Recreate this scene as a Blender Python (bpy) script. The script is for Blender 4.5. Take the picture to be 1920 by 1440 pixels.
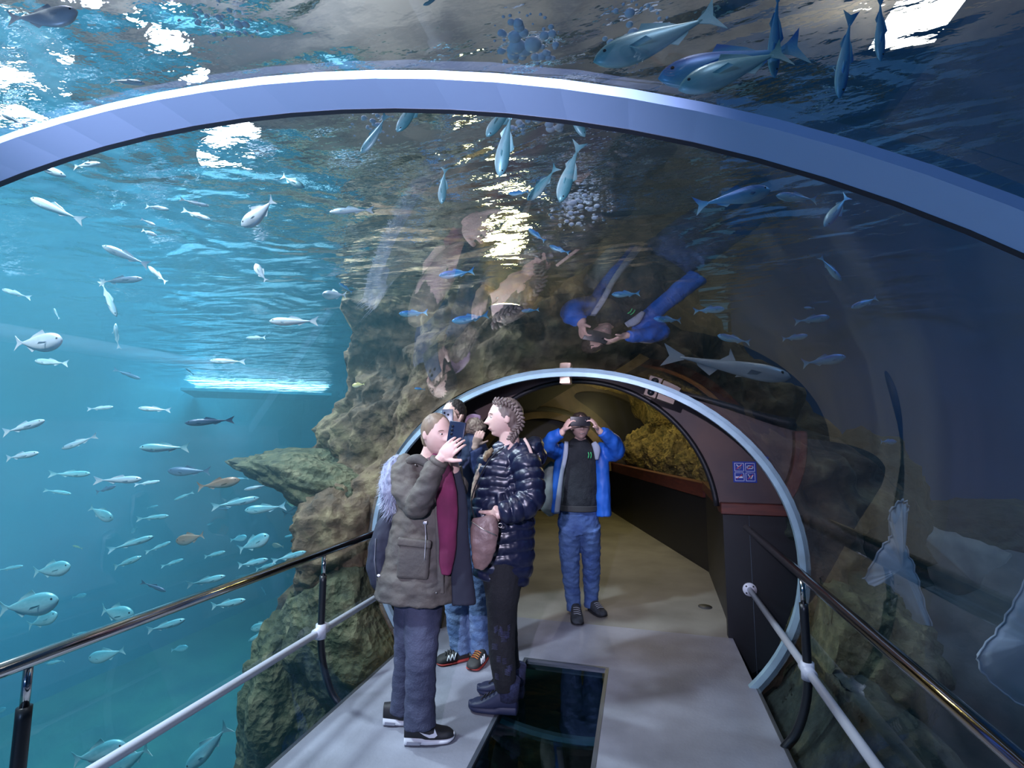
import bpy, bmesh, math, random
from mathutils import Vector, Matrix, noise

# ------------------------------------------------------------------ camera, light, exposure
for o in list(bpy.data.objects): bpy.data.objects.remove(o)
SC = bpy.context.scene
COL = SC.collection
FPX, HCAM = 900.0, 1.55                       # focal length in pixels of a 1920 x 1440 frame, eye height
PITCH = math.atan(98.0 / FPX)
YAW = math.atan(240.0 / FPX * math.cos(PITCH))
cam_data = bpy.data.cameras.new('camera')
cam_data.sensor_width = 36.0
cam_data.lens = FPX / 1920.0 * 36.0
cam_data.clip_start = 0.02
CAM = bpy.data.objects.new('camera', cam_data)
COL.objects.link(CAM)
CAM.location = (0, 0, HCAM)
CAM.rotation_euler = (math.pi / 2 + PITCH, 0, YAW)
SC.camera = CAM
SC.view_settings.view_transform = 'Standard'
SC.view_settings.look = 'None'
SC.view_settings.exposure = 0.18
SC.view_settings.gamma = 1.0
SC.view_settings.use_curve_mapping = False
SC.cycles.max_bounces = 6
SC.cycles.transparent_max_bounces = 12
SC.cycles.volume_bounces = 0
SC.cycles.adaptive_threshold = 0.02
SC.cycles.caustics_reflective = False
SC.cycles.caustics_refractive = False
SC.cycles.sample_clamp_indirect = 4.0

WORLD = bpy.data.worlds.new('world')
SC.world = WORLD
WORLD.use_nodes = True
WORLD.node_tree.nodes['Background'].inputs[0].default_value = (0.10, 0.22, 0.32, 1)
WORLD.node_tree.nodes['Background'].inputs[1].default_value = 0.25

def lamp(name, kind, loc, target, power, color, size=0.5, size_y=None, spot=None, blend=0.5, spread=None):
    d = bpy.data.lights.new(name, kind)
    d.energy = power
    d.color = color
    if kind == 'AREA':
        d.size = size
        if size_y:
            d.shape = 'RECTANGLE'
            d.size_y = size_y
        if spread: d.spread = math.radians(spread)
    else:
        d.shadow_soft_size = size
    if kind == 'SPOT':
        d.spot_size = math.radians(spot or 60)
        d.spot_blend = blend
    o = bpy.data.objects.new(name, d)
    COL.objects.link(o)
    o.location = loc
    o.rotation_euler = (Vector(target) - Vector(loc)).to_track_quat('-Z', 'Y').to_euler()
    return o

# lamps over the pool, wall washers, added fills, and unseen lamps assumed in the tunnel
lamp('pool_lamp', 'SPOT', (-4.4, 3.4, 4.7), (-4.0, 3.2, 0.0), 1500, (0.80, 0.92, 1.0), 0.15, spot=130, blend=0.4)
lamp('pool_lamp', 'SPOT', (-3.4, 0.2, 4.7), (-5.6, 3.4, 0.0), 2200, (0.80, 0.92, 1.0), 0.15, spot=130, blend=0.4)  # added fill from the camera side, front-lighting the fish
lamp('pool_lamp', 'AREA', (-8.6, 9.0, 4.7), (-8.9, 9.2, 0.0), 780, (0.55, 0.88, 1.0), 4.0, 6.0, spread=110)
lamp('pool_lamp', 'AREA', (-9.0, 3.5, 4.7), (-9.2, 3.6, 0.0), 470, (0.55, 0.88, 1.0), 3.0, 6.0, spread=110)
lamp('pool_lamp', 'AREA', (3.6, 3.0, 4.7), (3.4, 3.0, 0.0), 45, (0.22, 0.52, 1.0), 1.2, spread=120)
lamp('roof_fill', 'POINT', (-3.6, 2.0, 4.2), (0, 0, 0), 330, (0.74, 0.82, 1.0), 0.12)  # added point light, brightens the roof seen through the ripples
lamp('roof_fill', 'POINT', (0.3, 1.6, 4.7), (0, 0, 0), 70, (0.88, 0.88, 1.0), 0.12)  # second added light, for the middle of the ceiling
lamp('man_fill', 'SPOT', (-0.5, 3.38, 1.94), (-0.5, 4.35, 1.25), 16, (0.86, 0.82, 1.0), 0.03, spot=110, blend=0.7)  # added spot at the crown bracket, brightens the man's front
lamp('tunnel_lamp', 'SPOT', (-2.6, 0.9, 4.6), (-1.0, 2.9, 0.7), 380, (0.74, 0.74, 1.0), 0.12, spot=62, blend=0.6)
lamp('tunnel_lamp', 'SPOT', (1.0, 0.4, 4.6), (0.1, 2.6, 0.0), 70, (0.70, 0.74, 1.0), 0.15, spot=60, blend=0.7)
lamp('tunnel_lamp', 'SPOT', (-0.35, -0.5, 1.93), (-0.80, 3.6, 1.40), 340, (0.82, 0.76, 1.0), 0.02, spot=62, blend=0.7)
lamp('tunnel_lamp', 'POINT', (-1.2, -1.3, 1.35), (0, 0, 0), 56, (0.34, 0.56, 1.0), 0.06)
lamp('warm_lamp', 'SPOT', (-0.7, 2.7, 4.5), (-0.9, 4.0, 0.9), 40, (1.0, 0.85, 0.6), 0.10, spot=75, blend=0.6)

# ------------------------------------------------------------------ pixels to places
FWH = Vector((-math.sin(YAW), math.cos(YAW), 0))
FW = Vector((-math.sin(YAW) * math.cos(PITCH), math.cos(YAW) * math.cos(PITCH), math.sin(PITCH)))
RT = Vector((math.cos(YAW), math.sin(YAW), 0))
UP = RT.cross(FW)
EYE = Vector((0, 0, HCAM))
def ray(x, y):
    return ((x - 960) * RT - (y - 720) * UP + FPX * FW).normalized()
def on_z(x, y, z=0.0):
    d = ray(x, y); return EYE + d * ((z - HCAM) / d.z)
def on_y(x, y, Y):
    d = ray(x, y); return EYE + d * (Y / d.y)
def at_depth(x, y, dep):
    d = ray(x, y); return EYE + d * (dep / d.dot(FWH))

# ------------------------------------------------------------------ materials
MATS = {}
def nt(m):
    m.use_nodes = True
    t = m.node_tree
    return t, t.nodes, t.links
def mat(name, col, col2=None, scale=6.0, rough=0.6, metal=0.0, bump=0.0, bscale=None, detail=6.0, lo=0.35, hi=0.65,
        spec=0.5, emit=None, estr=0.0, wave=None, coat=0.0, stretch=None):
    if name in MATS: return MATS[name]
    m = bpy.data.materials.new(name)
    t, N, L = nt(m)
    b = N['Principled BSDF']
    b.inputs['Base Color'].default_value = (*col, 1)
    b.inputs['Roughness'].default_value = rough
    b.inputs['Metallic'].default_value = metal
    b.inputs['Specular IOR Level'].default_value = spec
    if coat: b.inputs['Coat Weight'].default_value = coat
    tc = N.new('ShaderNodeTexCoord')
    src = tc.outputs['Object']
    if stretch:
        mp = N.new('ShaderNodeMapping'); mp.inputs['Scale'].default_value = stretch
        L.new(src, mp.inputs['Vector']); src = mp.outputs['Vector']
    n = N.new('ShaderNodeTexNoise')
    n.inputs['Scale'].default_value = scale
    n.inputs['Detail'].default_value = detail
    L.new(src, n.inputs['Vector'])
    if col2:
        r = N.new('ShaderNodeValToRGB')
        r.color_ramp.elements[0].position = lo
        r.color_ramp.elements[1].position = hi
        r.color_ramp.elements[0].color = (*col, 1)
        r.color_ramp.elements[1].color = (*col2, 1)
        L.new(n.outputs['Fac'], r.inputs['Fac'])
        L.new(r.outputs['Color'], b.inputs['Base Color'])
    if bump:
        n2 = N.new('ShaderNodeTexNoise')
        n2.inputs['Scale'].default_value = bscale or scale * 3
        n2.inputs['Detail'].default_value = 8
        L.new(src, n2.inputs['Vector'])
        bp = N.new('ShaderNodeBump')
        bp.inputs['Strength'].default_value = bump
        bp.inputs['Distance'].default_value = 0.02
        L.new(n2.outputs['Fac'], bp.inputs['Height'])
        L.new(bp.outputs['Normal'], b.inputs['Normal'])
    if emit:
        b.inputs['Emission Color'].default_value = (*emit, 1)
        b.inputs['Emission Strength'].default_value = estr
    MATS[name] = m
    return m

def acrylic_mat(name, f0, tint, gain=1.0):
    m = bpy.data.materials.new(name)
    t, N, L = nt(m)
    N.remove(N['Principled BSDF'])
    lw = N.new('ShaderNodeLayerWeight'); lw.inputs['Blend'].default_value = 0.5
    pw = N.new('ShaderNodeMath'); pw.operation = 'POWER'; pw.inputs[1].default_value = 5.0
    ma = N.new('ShaderNodeMath'); ma.operation = 'MULTIPLY_ADD'; ma.use_clamp = True
    ma.inputs[1].default_value = (1 - f0) * gain; ma.inputs[2].default_value = f0
    L.new(lw.outputs['Facing'], pw.inputs[0]); L.new(pw.outputs[0], ma.inputs[0])
    tr = N.new('ShaderNodeBsdfTransparent'); tr.inputs[0].default_value = (*tint, 1)
    gl = N.new('ShaderNodeBsdfGlossy'); gl.inputs['Roughness'].default_value = 0.0
    gl.inputs['Color'].default_value = (0.95, 0.97, 1, 1)
    mx = N.new('ShaderNodeMixShader')
    L.new(ma.outputs[0], mx.inputs[0]); L.new(tr.outputs[0], mx.inputs[1]); L.new(gl.outputs[0], mx.inputs[2])
    L.new(mx.outputs[0], N['Material Output'].inputs['Surface'])
    MATS[name] = m
    return m

def rock_mat(name, c1, c2, c3, scale=1.6):
    m = bpy.data.materials.new(name)
    t, N, L = nt(m)
    b = N['Principled BSDF']; b.inputs['Roughness'].default_value = 0.85
    tc = N.new('ShaderNodeTexCoord')
    n1 = N.new('ShaderNodeTexNoise'); n1.inputs['Scale'].default_value = scale; n1.inputs['Detail'].default_value = 8
    n2 = N.new('ShaderNodeTexNoise'); n2.inputs['Scale'].default_value = scale * 5; n2.inputs['Detail'].default_value = 10
    n3 = N.new('ShaderNodeTexVoronoi'); n3.inputs['Scale'].default_value = scale * 9
    for n in (n1, n2, n3): L.new(tc.outputs['Object'], n.inputs['Vector'])
    r = N.new('ShaderNodeValToRGB')
    e = r.color_ramp.elements
    e[0].position = 0.36; e[0].color = (*c1, 1)
    e[1].position = 0.66; e[1].color = (*c3, 1)
    k = e.new(0.5); k.color = (*c2, 1)
    ad = N.new('ShaderNodeMath'); ad.operation = 'MULTIPLY_ADD'; ad.inputs[1].default_value = 0.5
    sb = N.new('ShaderNodeMath'); sb.operation = 'MULTIPLY'; sb.inputs[1].default_value = 0.5
    L.new(n2.outputs['Fac'], sb.inputs[0]); L.new(n1.outputs['Fac'], ad.inputs[0]); L.new(sb.outputs[0], ad.inputs[2])
    L.new(ad.outputs[0], r.inputs['Fac']); L.new(r.outputs['Color'], b.inputs['Base Color'])
    bp = N.new('ShaderNodeBump'); bp.inputs['Strength'].default_value = 0.9; bp.inputs['Distance'].default_value = 0.06
    h = N.new('ShaderNodeMath'); h.operation = 'MULTIPLY_ADD'; h.inputs[1].default_value = 0.35
    L.new(n3.outputs['Distance'], h.inputs[0]); L.new(n2.outputs['Fac'], h.inputs[2])
    L.new(h.outputs[0], bp.inputs['Height']); L.new(bp.outputs['Normal'], b.inputs['Normal'])
    MATS[name] = m
    return m

# ------------------------------------------------------------------ mesh helpers
def tag(o, label=None, cat=None, group=None, kind=None):
    if label: o['label'] = label
    if cat: o['category'] = cat
    if group: o['group'] = group
    if kind: o['kind'] = kind
    return o
def link(name, me, m=None, parent=None, smooth=True):
    o = bpy.data.objects.new(name, me)
    COL.objects.link(o)
    if m is not None: me.materials.append(m)
    if smooth and len(me.polygons): me.shade_smooth()
    if parent is not None: o.parent = parent
    return o
def obj(name, bm, m=None, parent=None, smooth=True):
    me = bpy.data.meshes.new(name)
    bmesh.ops.recalc_face_normals(bm, faces=bm.faces[:])
    bm.to_mesh(me); bm.free()
    return link(name, me, m, parent, smooth)
def empty(name, loc=(0, 0, 0)):
    o = bpy.data.objects.new(name, None)
    COL.objects.link(o); o.location = loc; o.empty_display_size = 0.1
    return o
def keep(child, parent):
    """parent a mesh whose vertices are already in world space to an empty that stands elsewhere"""
    child.parent = parent
    child.matrix_parent_inverse = Matrix.Translation(parent.location).inverted()
    return child
def box(bm, lo, hi, mtx=None):
    x0, y0, z0 = lo; x1, y1, z1 = hi
    vs = [bm.verts.new(v) for v in ((x0,y0,z0),(x1,y0,z0),(x1,y1,z0),(x0,y1,z0),(x0,y0,z1),(x1,y0,z1),(x1,y1,z1),(x0,y1,z1))]
    if mtx is not None:
        for v in vs: v.co = mtx @ v.co
    for f in ((0,3,2,1),(4,5,6,7),(0,1,5,4),(1,2,6,5),(2,3,7,6),(3,0,4,7)):
        bm.faces.new([vs[i] for i in f])
    return vs
def bevel_all(bm, w, seg=2):
    bmesh.ops.bevel(bm, geom=bm.edges[:], offset=w, segments=seg, profile=0.6, affect='EDGES')
def tube(bm, pts, rad, n=14, ref=Vector((0, 0, 1)), cap=True, squash=None):
    """tube through pts; rad a number, list, or list of (a, b); a along ref, b across"""
    pts = [Vector(p) for p in pts]
    rings = []
    for i, p in enumerate(pts):
        t = (pts[min(i + 1, len(pts) - 1)] - pts[max(i - 1, 0)])
        t = t.normalized() if t.length > 1e-9 else Vector((0, 0, 1))
        u = ref - t * ref.dot(t)
        if u.length < 1e-4: u = Vector((1, 0, 0)) - t * t.x
        if u.length < 1e-4: u = Vector((0, 1, 0)) - t * t.y
        u.normalize(); v = t.cross(u)
        r = rad[i] if isinstance(rad, (list, tuple)) else rad
        a, b = r if isinstance(r, (list, tuple)) else (r, r)
        rings.append([bm.verts.new(p + u * a * math.cos(2 * math.pi * k / n) + v * b * math.sin(2 * math.pi * k / n)) for k in range(n)])
    for i in range(len(rings) - 1):
        for k in range(n):
            bm.faces.new((rings[i][k], rings[i][(k + 1) % n], rings[i + 1][(k + 1) % n], rings[i + 1][k]))
    if cap:
        bm.faces.new(rings[0][::-1]); bm.faces.new(rings[-1])
    return rings
def ball(bm, c, r, rot=None, nu=20, nv=14):
    """ellipsoid with radii r = (x, y, z)"""
    r = r if isinstance(r, (list, tuple)) else (r, r, r)
    M = Matrix.Translation(Vector(c)) @ (rot.to_4x4() if rot is not None else Matrix.Identity(4)) @ Matrix.Diagonal((r[0], r[1], r[2], 1))
    bmesh.ops.create_uvsphere(bm, u_segments=nu, v_segments=nv, radius=1.0, matrix=M)
def smoothpts(pts, n=6):
    """Catmull-Rom through points"""
    P = [Vector(p) for p in pts]
    out = []
    for i in range(len(P) - 1):
        p0, p1, p2, p3 = P[max(i - 1, 0)], P[i], P[i + 1], P[min(i + 2, len(P) - 1)]
        for k in range(n):
            t = k / n
            out.append(0.5 * ((2 * p1) + (p2 - p0) * t + (2 * p0 - 5 * p1 + 4 * p2 - p3) * t * t + (3 * p1 - p0 - 3 * p2 + p3) * t ** 3))
    out.append(P[-1])
    return out
def fbm(p, s, o=4):
    return noise.fractal(Vector(p) * s, 1.0, 2.0, o, noise_basis='PERLIN_ORIGINAL')
# ------------------------------------------------------------------ the setting: pool hall, tank, tunnel
TX, TZ, TRX, TRZ = -0.536, 0.762, 1.50, 1.25        # tunnel ellipse
Y_BAND, Y_RING, Y_WALL = 0.463, 3.45, 4.20
SURF = 2.8
XL, XR, YB, YF, ZF, ZC = -11.5, 5.5, 14.5, -3.0, -3.6, 5.6
def ell(a, k=1.0, dx=0.0):
    return (TX + (TRX * k + dx) * math.cos(a), TZ + (TRZ * k + dx) * math.sin(a))
def slab(name, lo, hi, m, label, cat=None):
    bm = bmesh.new(); box(bm, lo, hi)
    o = obj(name, bm, m, smooth=False)
    return tag(o, label, cat, kind='structure')

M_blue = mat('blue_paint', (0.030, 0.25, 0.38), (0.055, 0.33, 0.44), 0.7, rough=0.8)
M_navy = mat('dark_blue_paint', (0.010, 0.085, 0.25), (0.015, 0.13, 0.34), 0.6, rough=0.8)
M_roof = mat('hall_ceiling', (0.62, 0.57, 0.50), (0.22, 0.22, 0.23), 1.0, rough=0.9, detail=10, lo=0.42, hi=0.58)
M_sand = mat('tank_sand', (0.03, 0.13, 0.14), (0.06, 0.20, 0.17), 1.1, rough=0.95, bump=0.4)
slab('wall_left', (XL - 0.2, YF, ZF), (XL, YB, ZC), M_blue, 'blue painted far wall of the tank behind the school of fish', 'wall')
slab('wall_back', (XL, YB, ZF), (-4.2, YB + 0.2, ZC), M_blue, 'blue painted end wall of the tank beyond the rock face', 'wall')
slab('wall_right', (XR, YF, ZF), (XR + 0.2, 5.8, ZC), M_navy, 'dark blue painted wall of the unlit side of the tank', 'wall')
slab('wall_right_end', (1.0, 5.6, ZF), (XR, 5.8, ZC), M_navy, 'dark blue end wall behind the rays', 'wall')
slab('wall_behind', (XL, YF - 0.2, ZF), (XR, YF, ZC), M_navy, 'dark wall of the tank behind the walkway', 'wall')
slab('ceiling', (XL - 0.2, YF - 0.2, ZC), (XR + 0.2, YB + 0.2, ZC + 0.1), M_roof, 'grey brown ceiling of the hall above the water', 'ceiling')
slab('floor_tank', (XL, YF, ZF - 0.2), (XR, YB, ZF), M_sand, 'sandy bottom of the tank under the fish', 'floor')

# water: two bodies of haze and a rippled surface
def water_volume_mat(name, scat, dens, absc, adens, g=0.2):
    m = bpy.data.materials.new(name)
    t, N, L = nt(m)
    N.remove(N['Principled BSDF'])
    s = N.new('ShaderNodeVolumeScatter'); s.inputs['Color'].default_value = (*scat, 1)
    s.inputs['Density'].default_value = dens; s.inputs['Anisotropy'].default_value = g
    a = N.new('ShaderNodeVolumeAbsorption'); a.inputs['Color'].default_value = (*absc, 1); a.inputs['Density'].default_value = adens
    ad = N.new('ShaderNodeAddShader')
    L.new(s.outputs[0], ad.inputs[0]); L.new(a.outputs[0], ad.inputs[1])
    L.new(ad.outputs[0], N['Material Output'].inputs['Volume'])
    return m
M_water = water_volume_mat('water', (0.29, 0.77, 0.96), 0.05, (0.11, 0.69, 0.885), 0.10)
def water_body():
    bm = bmesh.new()
    n = 72
    y0, y1 = YF + 0.02, Y_WALL + 0.02
    def rect(c, s):
        x0, x1, z0, z1 = XL + 0.01, XR - 0.01, ZF + 0.01, SURF - 0.005
        tx = ((x1 - TX) / c if c > 1e-6 else (x0 - TX) / c if c < -1e-6 else 1e9)
        tz = ((z1 - TZ) / s if s > 1e-6 else (z0 - TZ) / s if s < -1e-6 else 1e9)
        k = min(tx, tz)
        return TX + c * k, TZ + s * k
    # angles: regular ones plus the corners
    ang = [2 * math.pi * i / n for i in range(n)]
    for cx, cz in ((XL + .01, ZF + .01), (XR - .01, ZF + .01), (XR - .01, SURF - .005), (XL + .01, SURF - .005)):
        ang.append(math.atan2(cz - TZ, cx - TX) % (2 * math.pi))
    ang.sort()
    R = {}
    for j, y in enumerate((y0, y1)):
        for i, a in enumerate(ang):
            xi, zi = ell(a, 1.0, 0.04)
            xo, zo = rect(math.cos(a), math.sin(a))
            R[j, i, 0] = bm.verts.new((xi, y, zi)); R[j, i, 1] = bm.verts.new((xo, y, zo))
    q = len(ang)
    for i in range(q):
        k = (i + 1) % q
        bm.faces.new((R[0, i, 0], R[0, i, 1], R[0, k, 1], R[0, k, 0]))
        bm.faces.new((R[1, i, 0], R[1, k, 0], R[1, k, 1], R[1, i, 1]))
        bm.faces.new((R[0, i, 1], R[1, i, 1], R[1, k, 1], R[0, k, 1]))
        bm.faces.new((R[0, i, 0], R[0, k, 0], R[1, k, 0], R[1, i, 0]))
    o = obj('water', bm, M_water, smooth=False)
    tag(o, 'clear blue green water surrounding the acrylic tunnel', 'water', kind='stuff')
    bm = bmesh.new()
    box(bm, (XL + 0.01, Y_WALL + 0.022, ZF + 0.01), (-4.31, YB - 0.01, SURF - 0.005))
    o = obj('water', bm, M_water, smooth=False)
    tag(o, 'hazy turquoise water of the far tank past the rock', 'water', kind='stuff')
water_body()

def surface_mat():
    m = bpy.data.materials.new('water_surface')
    t, N, L = nt(m)
    N.remove(N['Principled BSDF'])
    tc = N.new('ShaderNodeTexCoord')
    mp = N.new('ShaderNodeMapping'); mp.inputs['Scale'].default_value = (1.0, 1.9, 1.0); mp.inputs['Rotation'].default_value = (0, 0, 0.35)
    L.new(tc.outputs['Object'], mp.inputs['Vector'])
    n1 = N.new('ShaderNodeTexNoise'); n1.inputs['Scale'].default_value = 1.3; n1.inputs['Detail'].default_value = 2; n1.inputs['Distortion'].default_value = 0.6
    n2 = N.new('ShaderNodeTexNoise'); n2.inputs['Scale'].default_value = 5.0; n2.inputs['Detail'].default_value = 4
    L.new(mp.outputs[0], n1.inputs['Vector']); L.new(mp.outputs[0], n2.inputs['Vector'])
    h = N.new('ShaderNodeMath'); h.operation = 'MULTIPLY_ADD'; h.inputs[1].default_value = 0.16
    L.new(n2.outputs['Fac'], h.inputs[0]); L.new(n1.outputs['Fac'], h.inputs[2])
    bp = N.new('ShaderNodeBump'); bp.inputs['Strength'].default_value = 1.0; bp.inputs['Distance'].default_value = 0.16
    L.new(h.outputs[0], bp.inputs['Height'])
    fr = N.new('ShaderNodeFresnel'); fr.inputs['IOR'].default_value = 1.17
    L.new(bp.outputs['Normal'], fr.inputs['Normal'])
    tr = N.new('ShaderNodeBsdfTransparent')
    gl = N.new('ShaderNodeBsdfGlossy'); gl.inputs['Roughness'].default_value = 0.04; gl.inputs['Color'].default_value = (0.85, 0.95, 1, 1)
    L.new(bp.outputs['Normal'], gl.inputs['Normal'])
    mx = N.new('ShaderNodeMixShader')
    rf = N.new('ShaderNodeBsdfRefraction'); rf.inputs['IOR'].default_value = 1.10; rf.inputs['Roughness'].default_value = 0.02
    L.new(bp.outputs['Normal'], rf.inputs['Normal'])
    m2 = N.new('ShaderNodeMixShader'); m2.inputs[0].default_value = 0.5
    L.new(tr.outputs[0], m2.inputs[1]); L.new(rf.outputs[0], m2.inputs[2])
    L.new(fr.outputs[0], mx.inputs[0]); L.new(m2.outputs[0], mx.inputs[1]); L.new(gl.outputs[0], mx.inputs[2])
    L.new(mx.outputs[0], N['Material Output'].inputs['Surface'])
    return m
bm = bmesh.new()
bm.faces.new([bm.verts.new(v) for v in ((XL, YF, SURF), (XR, YF, SURF), (XR, YB, SURF), (XL, YB, SURF))])
o = obj('water_surface', bm, surface_mat(), smooth=False)
o.data.polygons[0].flip() if o.data.polygons[0].normal.z < 0 else None
tag(o, 'rippled underside of the water surface over the tunnel', 'water surface', kind='stuff')

# acrylic tube in two lengths, jointed by a pale band, ended by the pale ring
M_acr = acrylic_mat('acrylic', 0.045, (0.985, 0.995, 1.0), 1.3)
def tube_shell(name, y0, y1, m, label, k=1.0, n=96, th=0.0):
    bm = bmesh.new()
    A = [[bm.verts.new((ell(2 * math.pi * i / n, k)[0], y, ell(2 * math.pi * i / n, k)[1])) for i in range(n)] for y in (y0, y1)]
    for i in range(n):
        bm.faces.new((A[0][i], A[0][(i + 1) % n], A[1][(i + 1) % n], A[1][i]))
    me = bpy.data.meshes.new(name); bm.to_mesh(me); bm.free()
    return tag(link(name, me, m), label, 'window', kind='structure')
tube_shell('window_1', YF + 0.03, Y_BAND + 0.03, M_acr, 'curved clear acrylic panel behind the pale joint band')
tube_shell('window_2', Y_BAND + 0.031, Y_RING, M_acr, 'long curved clear acrylic panel between the joint band and the far ring')
def ring_prof(name, m, prof, a0=0.0, a1=2 * math.pi, n=120, label='', parent=None, shear=0.0):
    """sweep a profile of (inset, y) pairs around the tunnel ellipse"""
    bm = bmesh.new()
    closed = abs(a1 - a0 - 2 * math.pi) < 1e-6
    q = n if closed else n + 1
    R = []
    for i in range(q):
        a = a0 + (a1 - a0) * i / n
        R.append([bm.verts.new((ell(a, 1.0, -d)[0], y + shear * (ell(a)[0] - TX), ell(a, 1.0, -d)[1])) for d, y in prof])
    k = len(prof)
    for i in range(n if closed else n):
        b_, c_ = R[i], R[(i + 1) % q]
        for j in range(k):
            bm.faces.new((b_[j], b_[(j + 1) % k], c_[(j + 1) % k], c_[j]))
    o = obj(name, bm, m, smooth=False)
    return o
M_band = mat('band_metal', (0.42, 0.62, 0.96), rough=0.35, metal=0.25)
M_bandedge = mat('dark_edge', (0.012, 0.02, 0.035), rough=0.5)
o = ring_prof('trim_1', M_band, [(0.001, Y_BAND), (0.012, Y_BAND), (0.012, Y_BAND + 0.055), (0.001, Y_BAND + 0.055)], shear=0.077)
tag(o, 'broad pale blue joint band arching overhead between acrylic panels', 'band', kind='structure')
s = ring_prof('band_edge', M_bandedge, [(0.0, Y_BAND + 0.055), (0.0125, Y_BAND + 0.055), (0.0125, Y_BAND + 0.064), (0.0, Y_BAND + 0.064)], shear=0.077)  # dark strip along the band, drawing the line of its thickness
s.parent = o
M_ring = mat('ring_metal', (0.42, 0.62, 0.72), (0.36, 0.52, 0.62), 9, rough=0.4, metal=0.2)
o = ring_prof('trim_2', M_ring, [(-0.004, Y_RING - 0.02), (0.03, Y_RING - 0.02), (0.03, Y_RING + 0.02), (-0.004, Y_RING + 0.02)])
tag(o, 'thin pale blue metal ring around the end of the acrylic tunnel', 'ring', kind='structure')

# portal: dark collar, brown wall with the arched opening, ledge and black plinth panels
M_rust = mat('brown_panel', (0.115, 0.065, 0.055), (0.055, 0.038, 0.045), 2.5, rough=0.55, bump=0.15, lo=0.3, hi=0.7)
M_black = mat('black_panel', (0.012, 0.013, 0.017), rough=0.45)
M_ledge = mat('ledge_wood', (0.13, 0.035, 0.025), (0.075, 0.022, 0.02), 6, rough=0.5, stretch=(1, 1, 6))
PCX, PCZ, PR = -0.55, 0.90, 1.118
portal = empty('wall_end', (TX, Y_WALL, 0)); tag(portal, 'brown arched portal wall with black lower panels where the tunnel ends', 'portal', kind='structure')
def portal_y(p_in, p_out, f):
    """the portal wall is flat"""
    return Y_WALL
def arch_face(name, m, pairs, back=0.06):
    """flat wall between the opening edge and the flaring collar"""
    bm = bmesh.new()
    k = 6
    R = [[bm.verts.new((a[0] + (b[0] - a[0]) * f / k, portal_y(a, b, f / k), a[1] + (b[1] - a[1]) * f / k)) for f in range(k + 1)] for a, b in pairs]
    Q = [[bm.verts.new((v.co.x, v.co.y + back, v.co.z)) for v in row] for row in R]
    for A_, flip in ((R, False), (Q, True)):
        for i in range(len(A_) - 1):
            for f in range(k):
                q = (A_[i][f], A_[i][f + 1], A_[i + 1][f + 1], A_[i + 1][f])
                bm.faces.new(q[::-1] if flip else q)
    n_ = len(R)
    for i in range(n_ - 1):
        bm.faces.new((R[i][0], R[i + 1][0], Q[i + 1][0], Q[i][0])); bm.faces.new((R[i][k], Q[i][k], Q[i + 1][k], R[i + 1][k]))
    for f in range(k):
        bm.faces.new((R[0][f], Q[0][f], Q[0][f + 1], R[0][f + 1])); bm.faces.new((R[-1][f], R[-1][f + 1], Q[-1][f + 1], Q[-1][f]))
    return keep(obj(name, bm, m, smooth=False), portal)
def ell_x(z, s):
    return TX + s * TRX * math.sqrt(max(0.0, 1 - ((z - TZ) / TRZ) ** 2))
prof = []
for i in range(61):
    a = math.radians(7 + 166 * i / 60)
    pin = (PCX + PR * math.cos(a), PCZ + PR * math.sin(a))
    b_ = math.atan2((pin[1] - TZ) / TRZ, (pin[0] - TX) / TRX)
    prof.append((pin, ell(b_, 1.0, 0.44)))
for k_, sg_ in ((0, 1), (len(prof), -1)):
    prof.insert(0 if k_ == 0 else len(prof), ((PCX + sg_ * (PR + 0.002), 1.0), (ell_x(1.0, sg_) + sg_ * 0.42, 1.0)))
arch_face('arch_panel', M_rust, prof)
bm = bmesh.new(); n = 80
for k_, (th0, th1) in enumerate(((0.0, 0.45),)):
    A = [[bm.verts.new((ell(2 * math.pi * i / n, 1, d)[0], y, ell(2 * math.pi * i / n, 1, d)[1])) for i in range(n)] for y, d in ((Y_RING + 0.021, 0.0), (Y_WALL + 0.05, 0.45))]
    B = [[bm.verts.new((ell(2 * math.pi * i / n, 1, d)[0], y, ell(2 * math.pi * i / n, 1, d)[1])) for i in range(n)] for y, d in ((Y_RING + 0.022, 0.02), (Y_WALL + 0.05, 0.48))]
    for i in range(n):
        k = (i + 1) % n
        bm.faces.new((A[0][i], A[0][k], A[1][k], A[1][i])); bm.faces.new((B[0][i], B[1][i], B[1][k], B[0][k]))
        bm.faces.new((A[0][i], B[0][i], B[0][k], A[0][k])); bm.faces.new((A[1][i], A[1][k], B[1][k], B[1][i]))
keep(obj('collar', bm, mat('collar_dark', (0.022, 0.018, 0.022), rough=0.6)), portal)
rim = bmesh.new()
pts = [(PCX + (PR + 0.012) * math.cos(math.radians(5 + 170 * i / 60)), Y_WALL - 0.004, PCZ + (PR + 0.012) * math.sin(math.radians(5 + 170 * i / 60))) for i in range(61)]
tube(rim, pts, 0.022, 8)
keep(obj('arch_edge', rim, M_black), portal)
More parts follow.
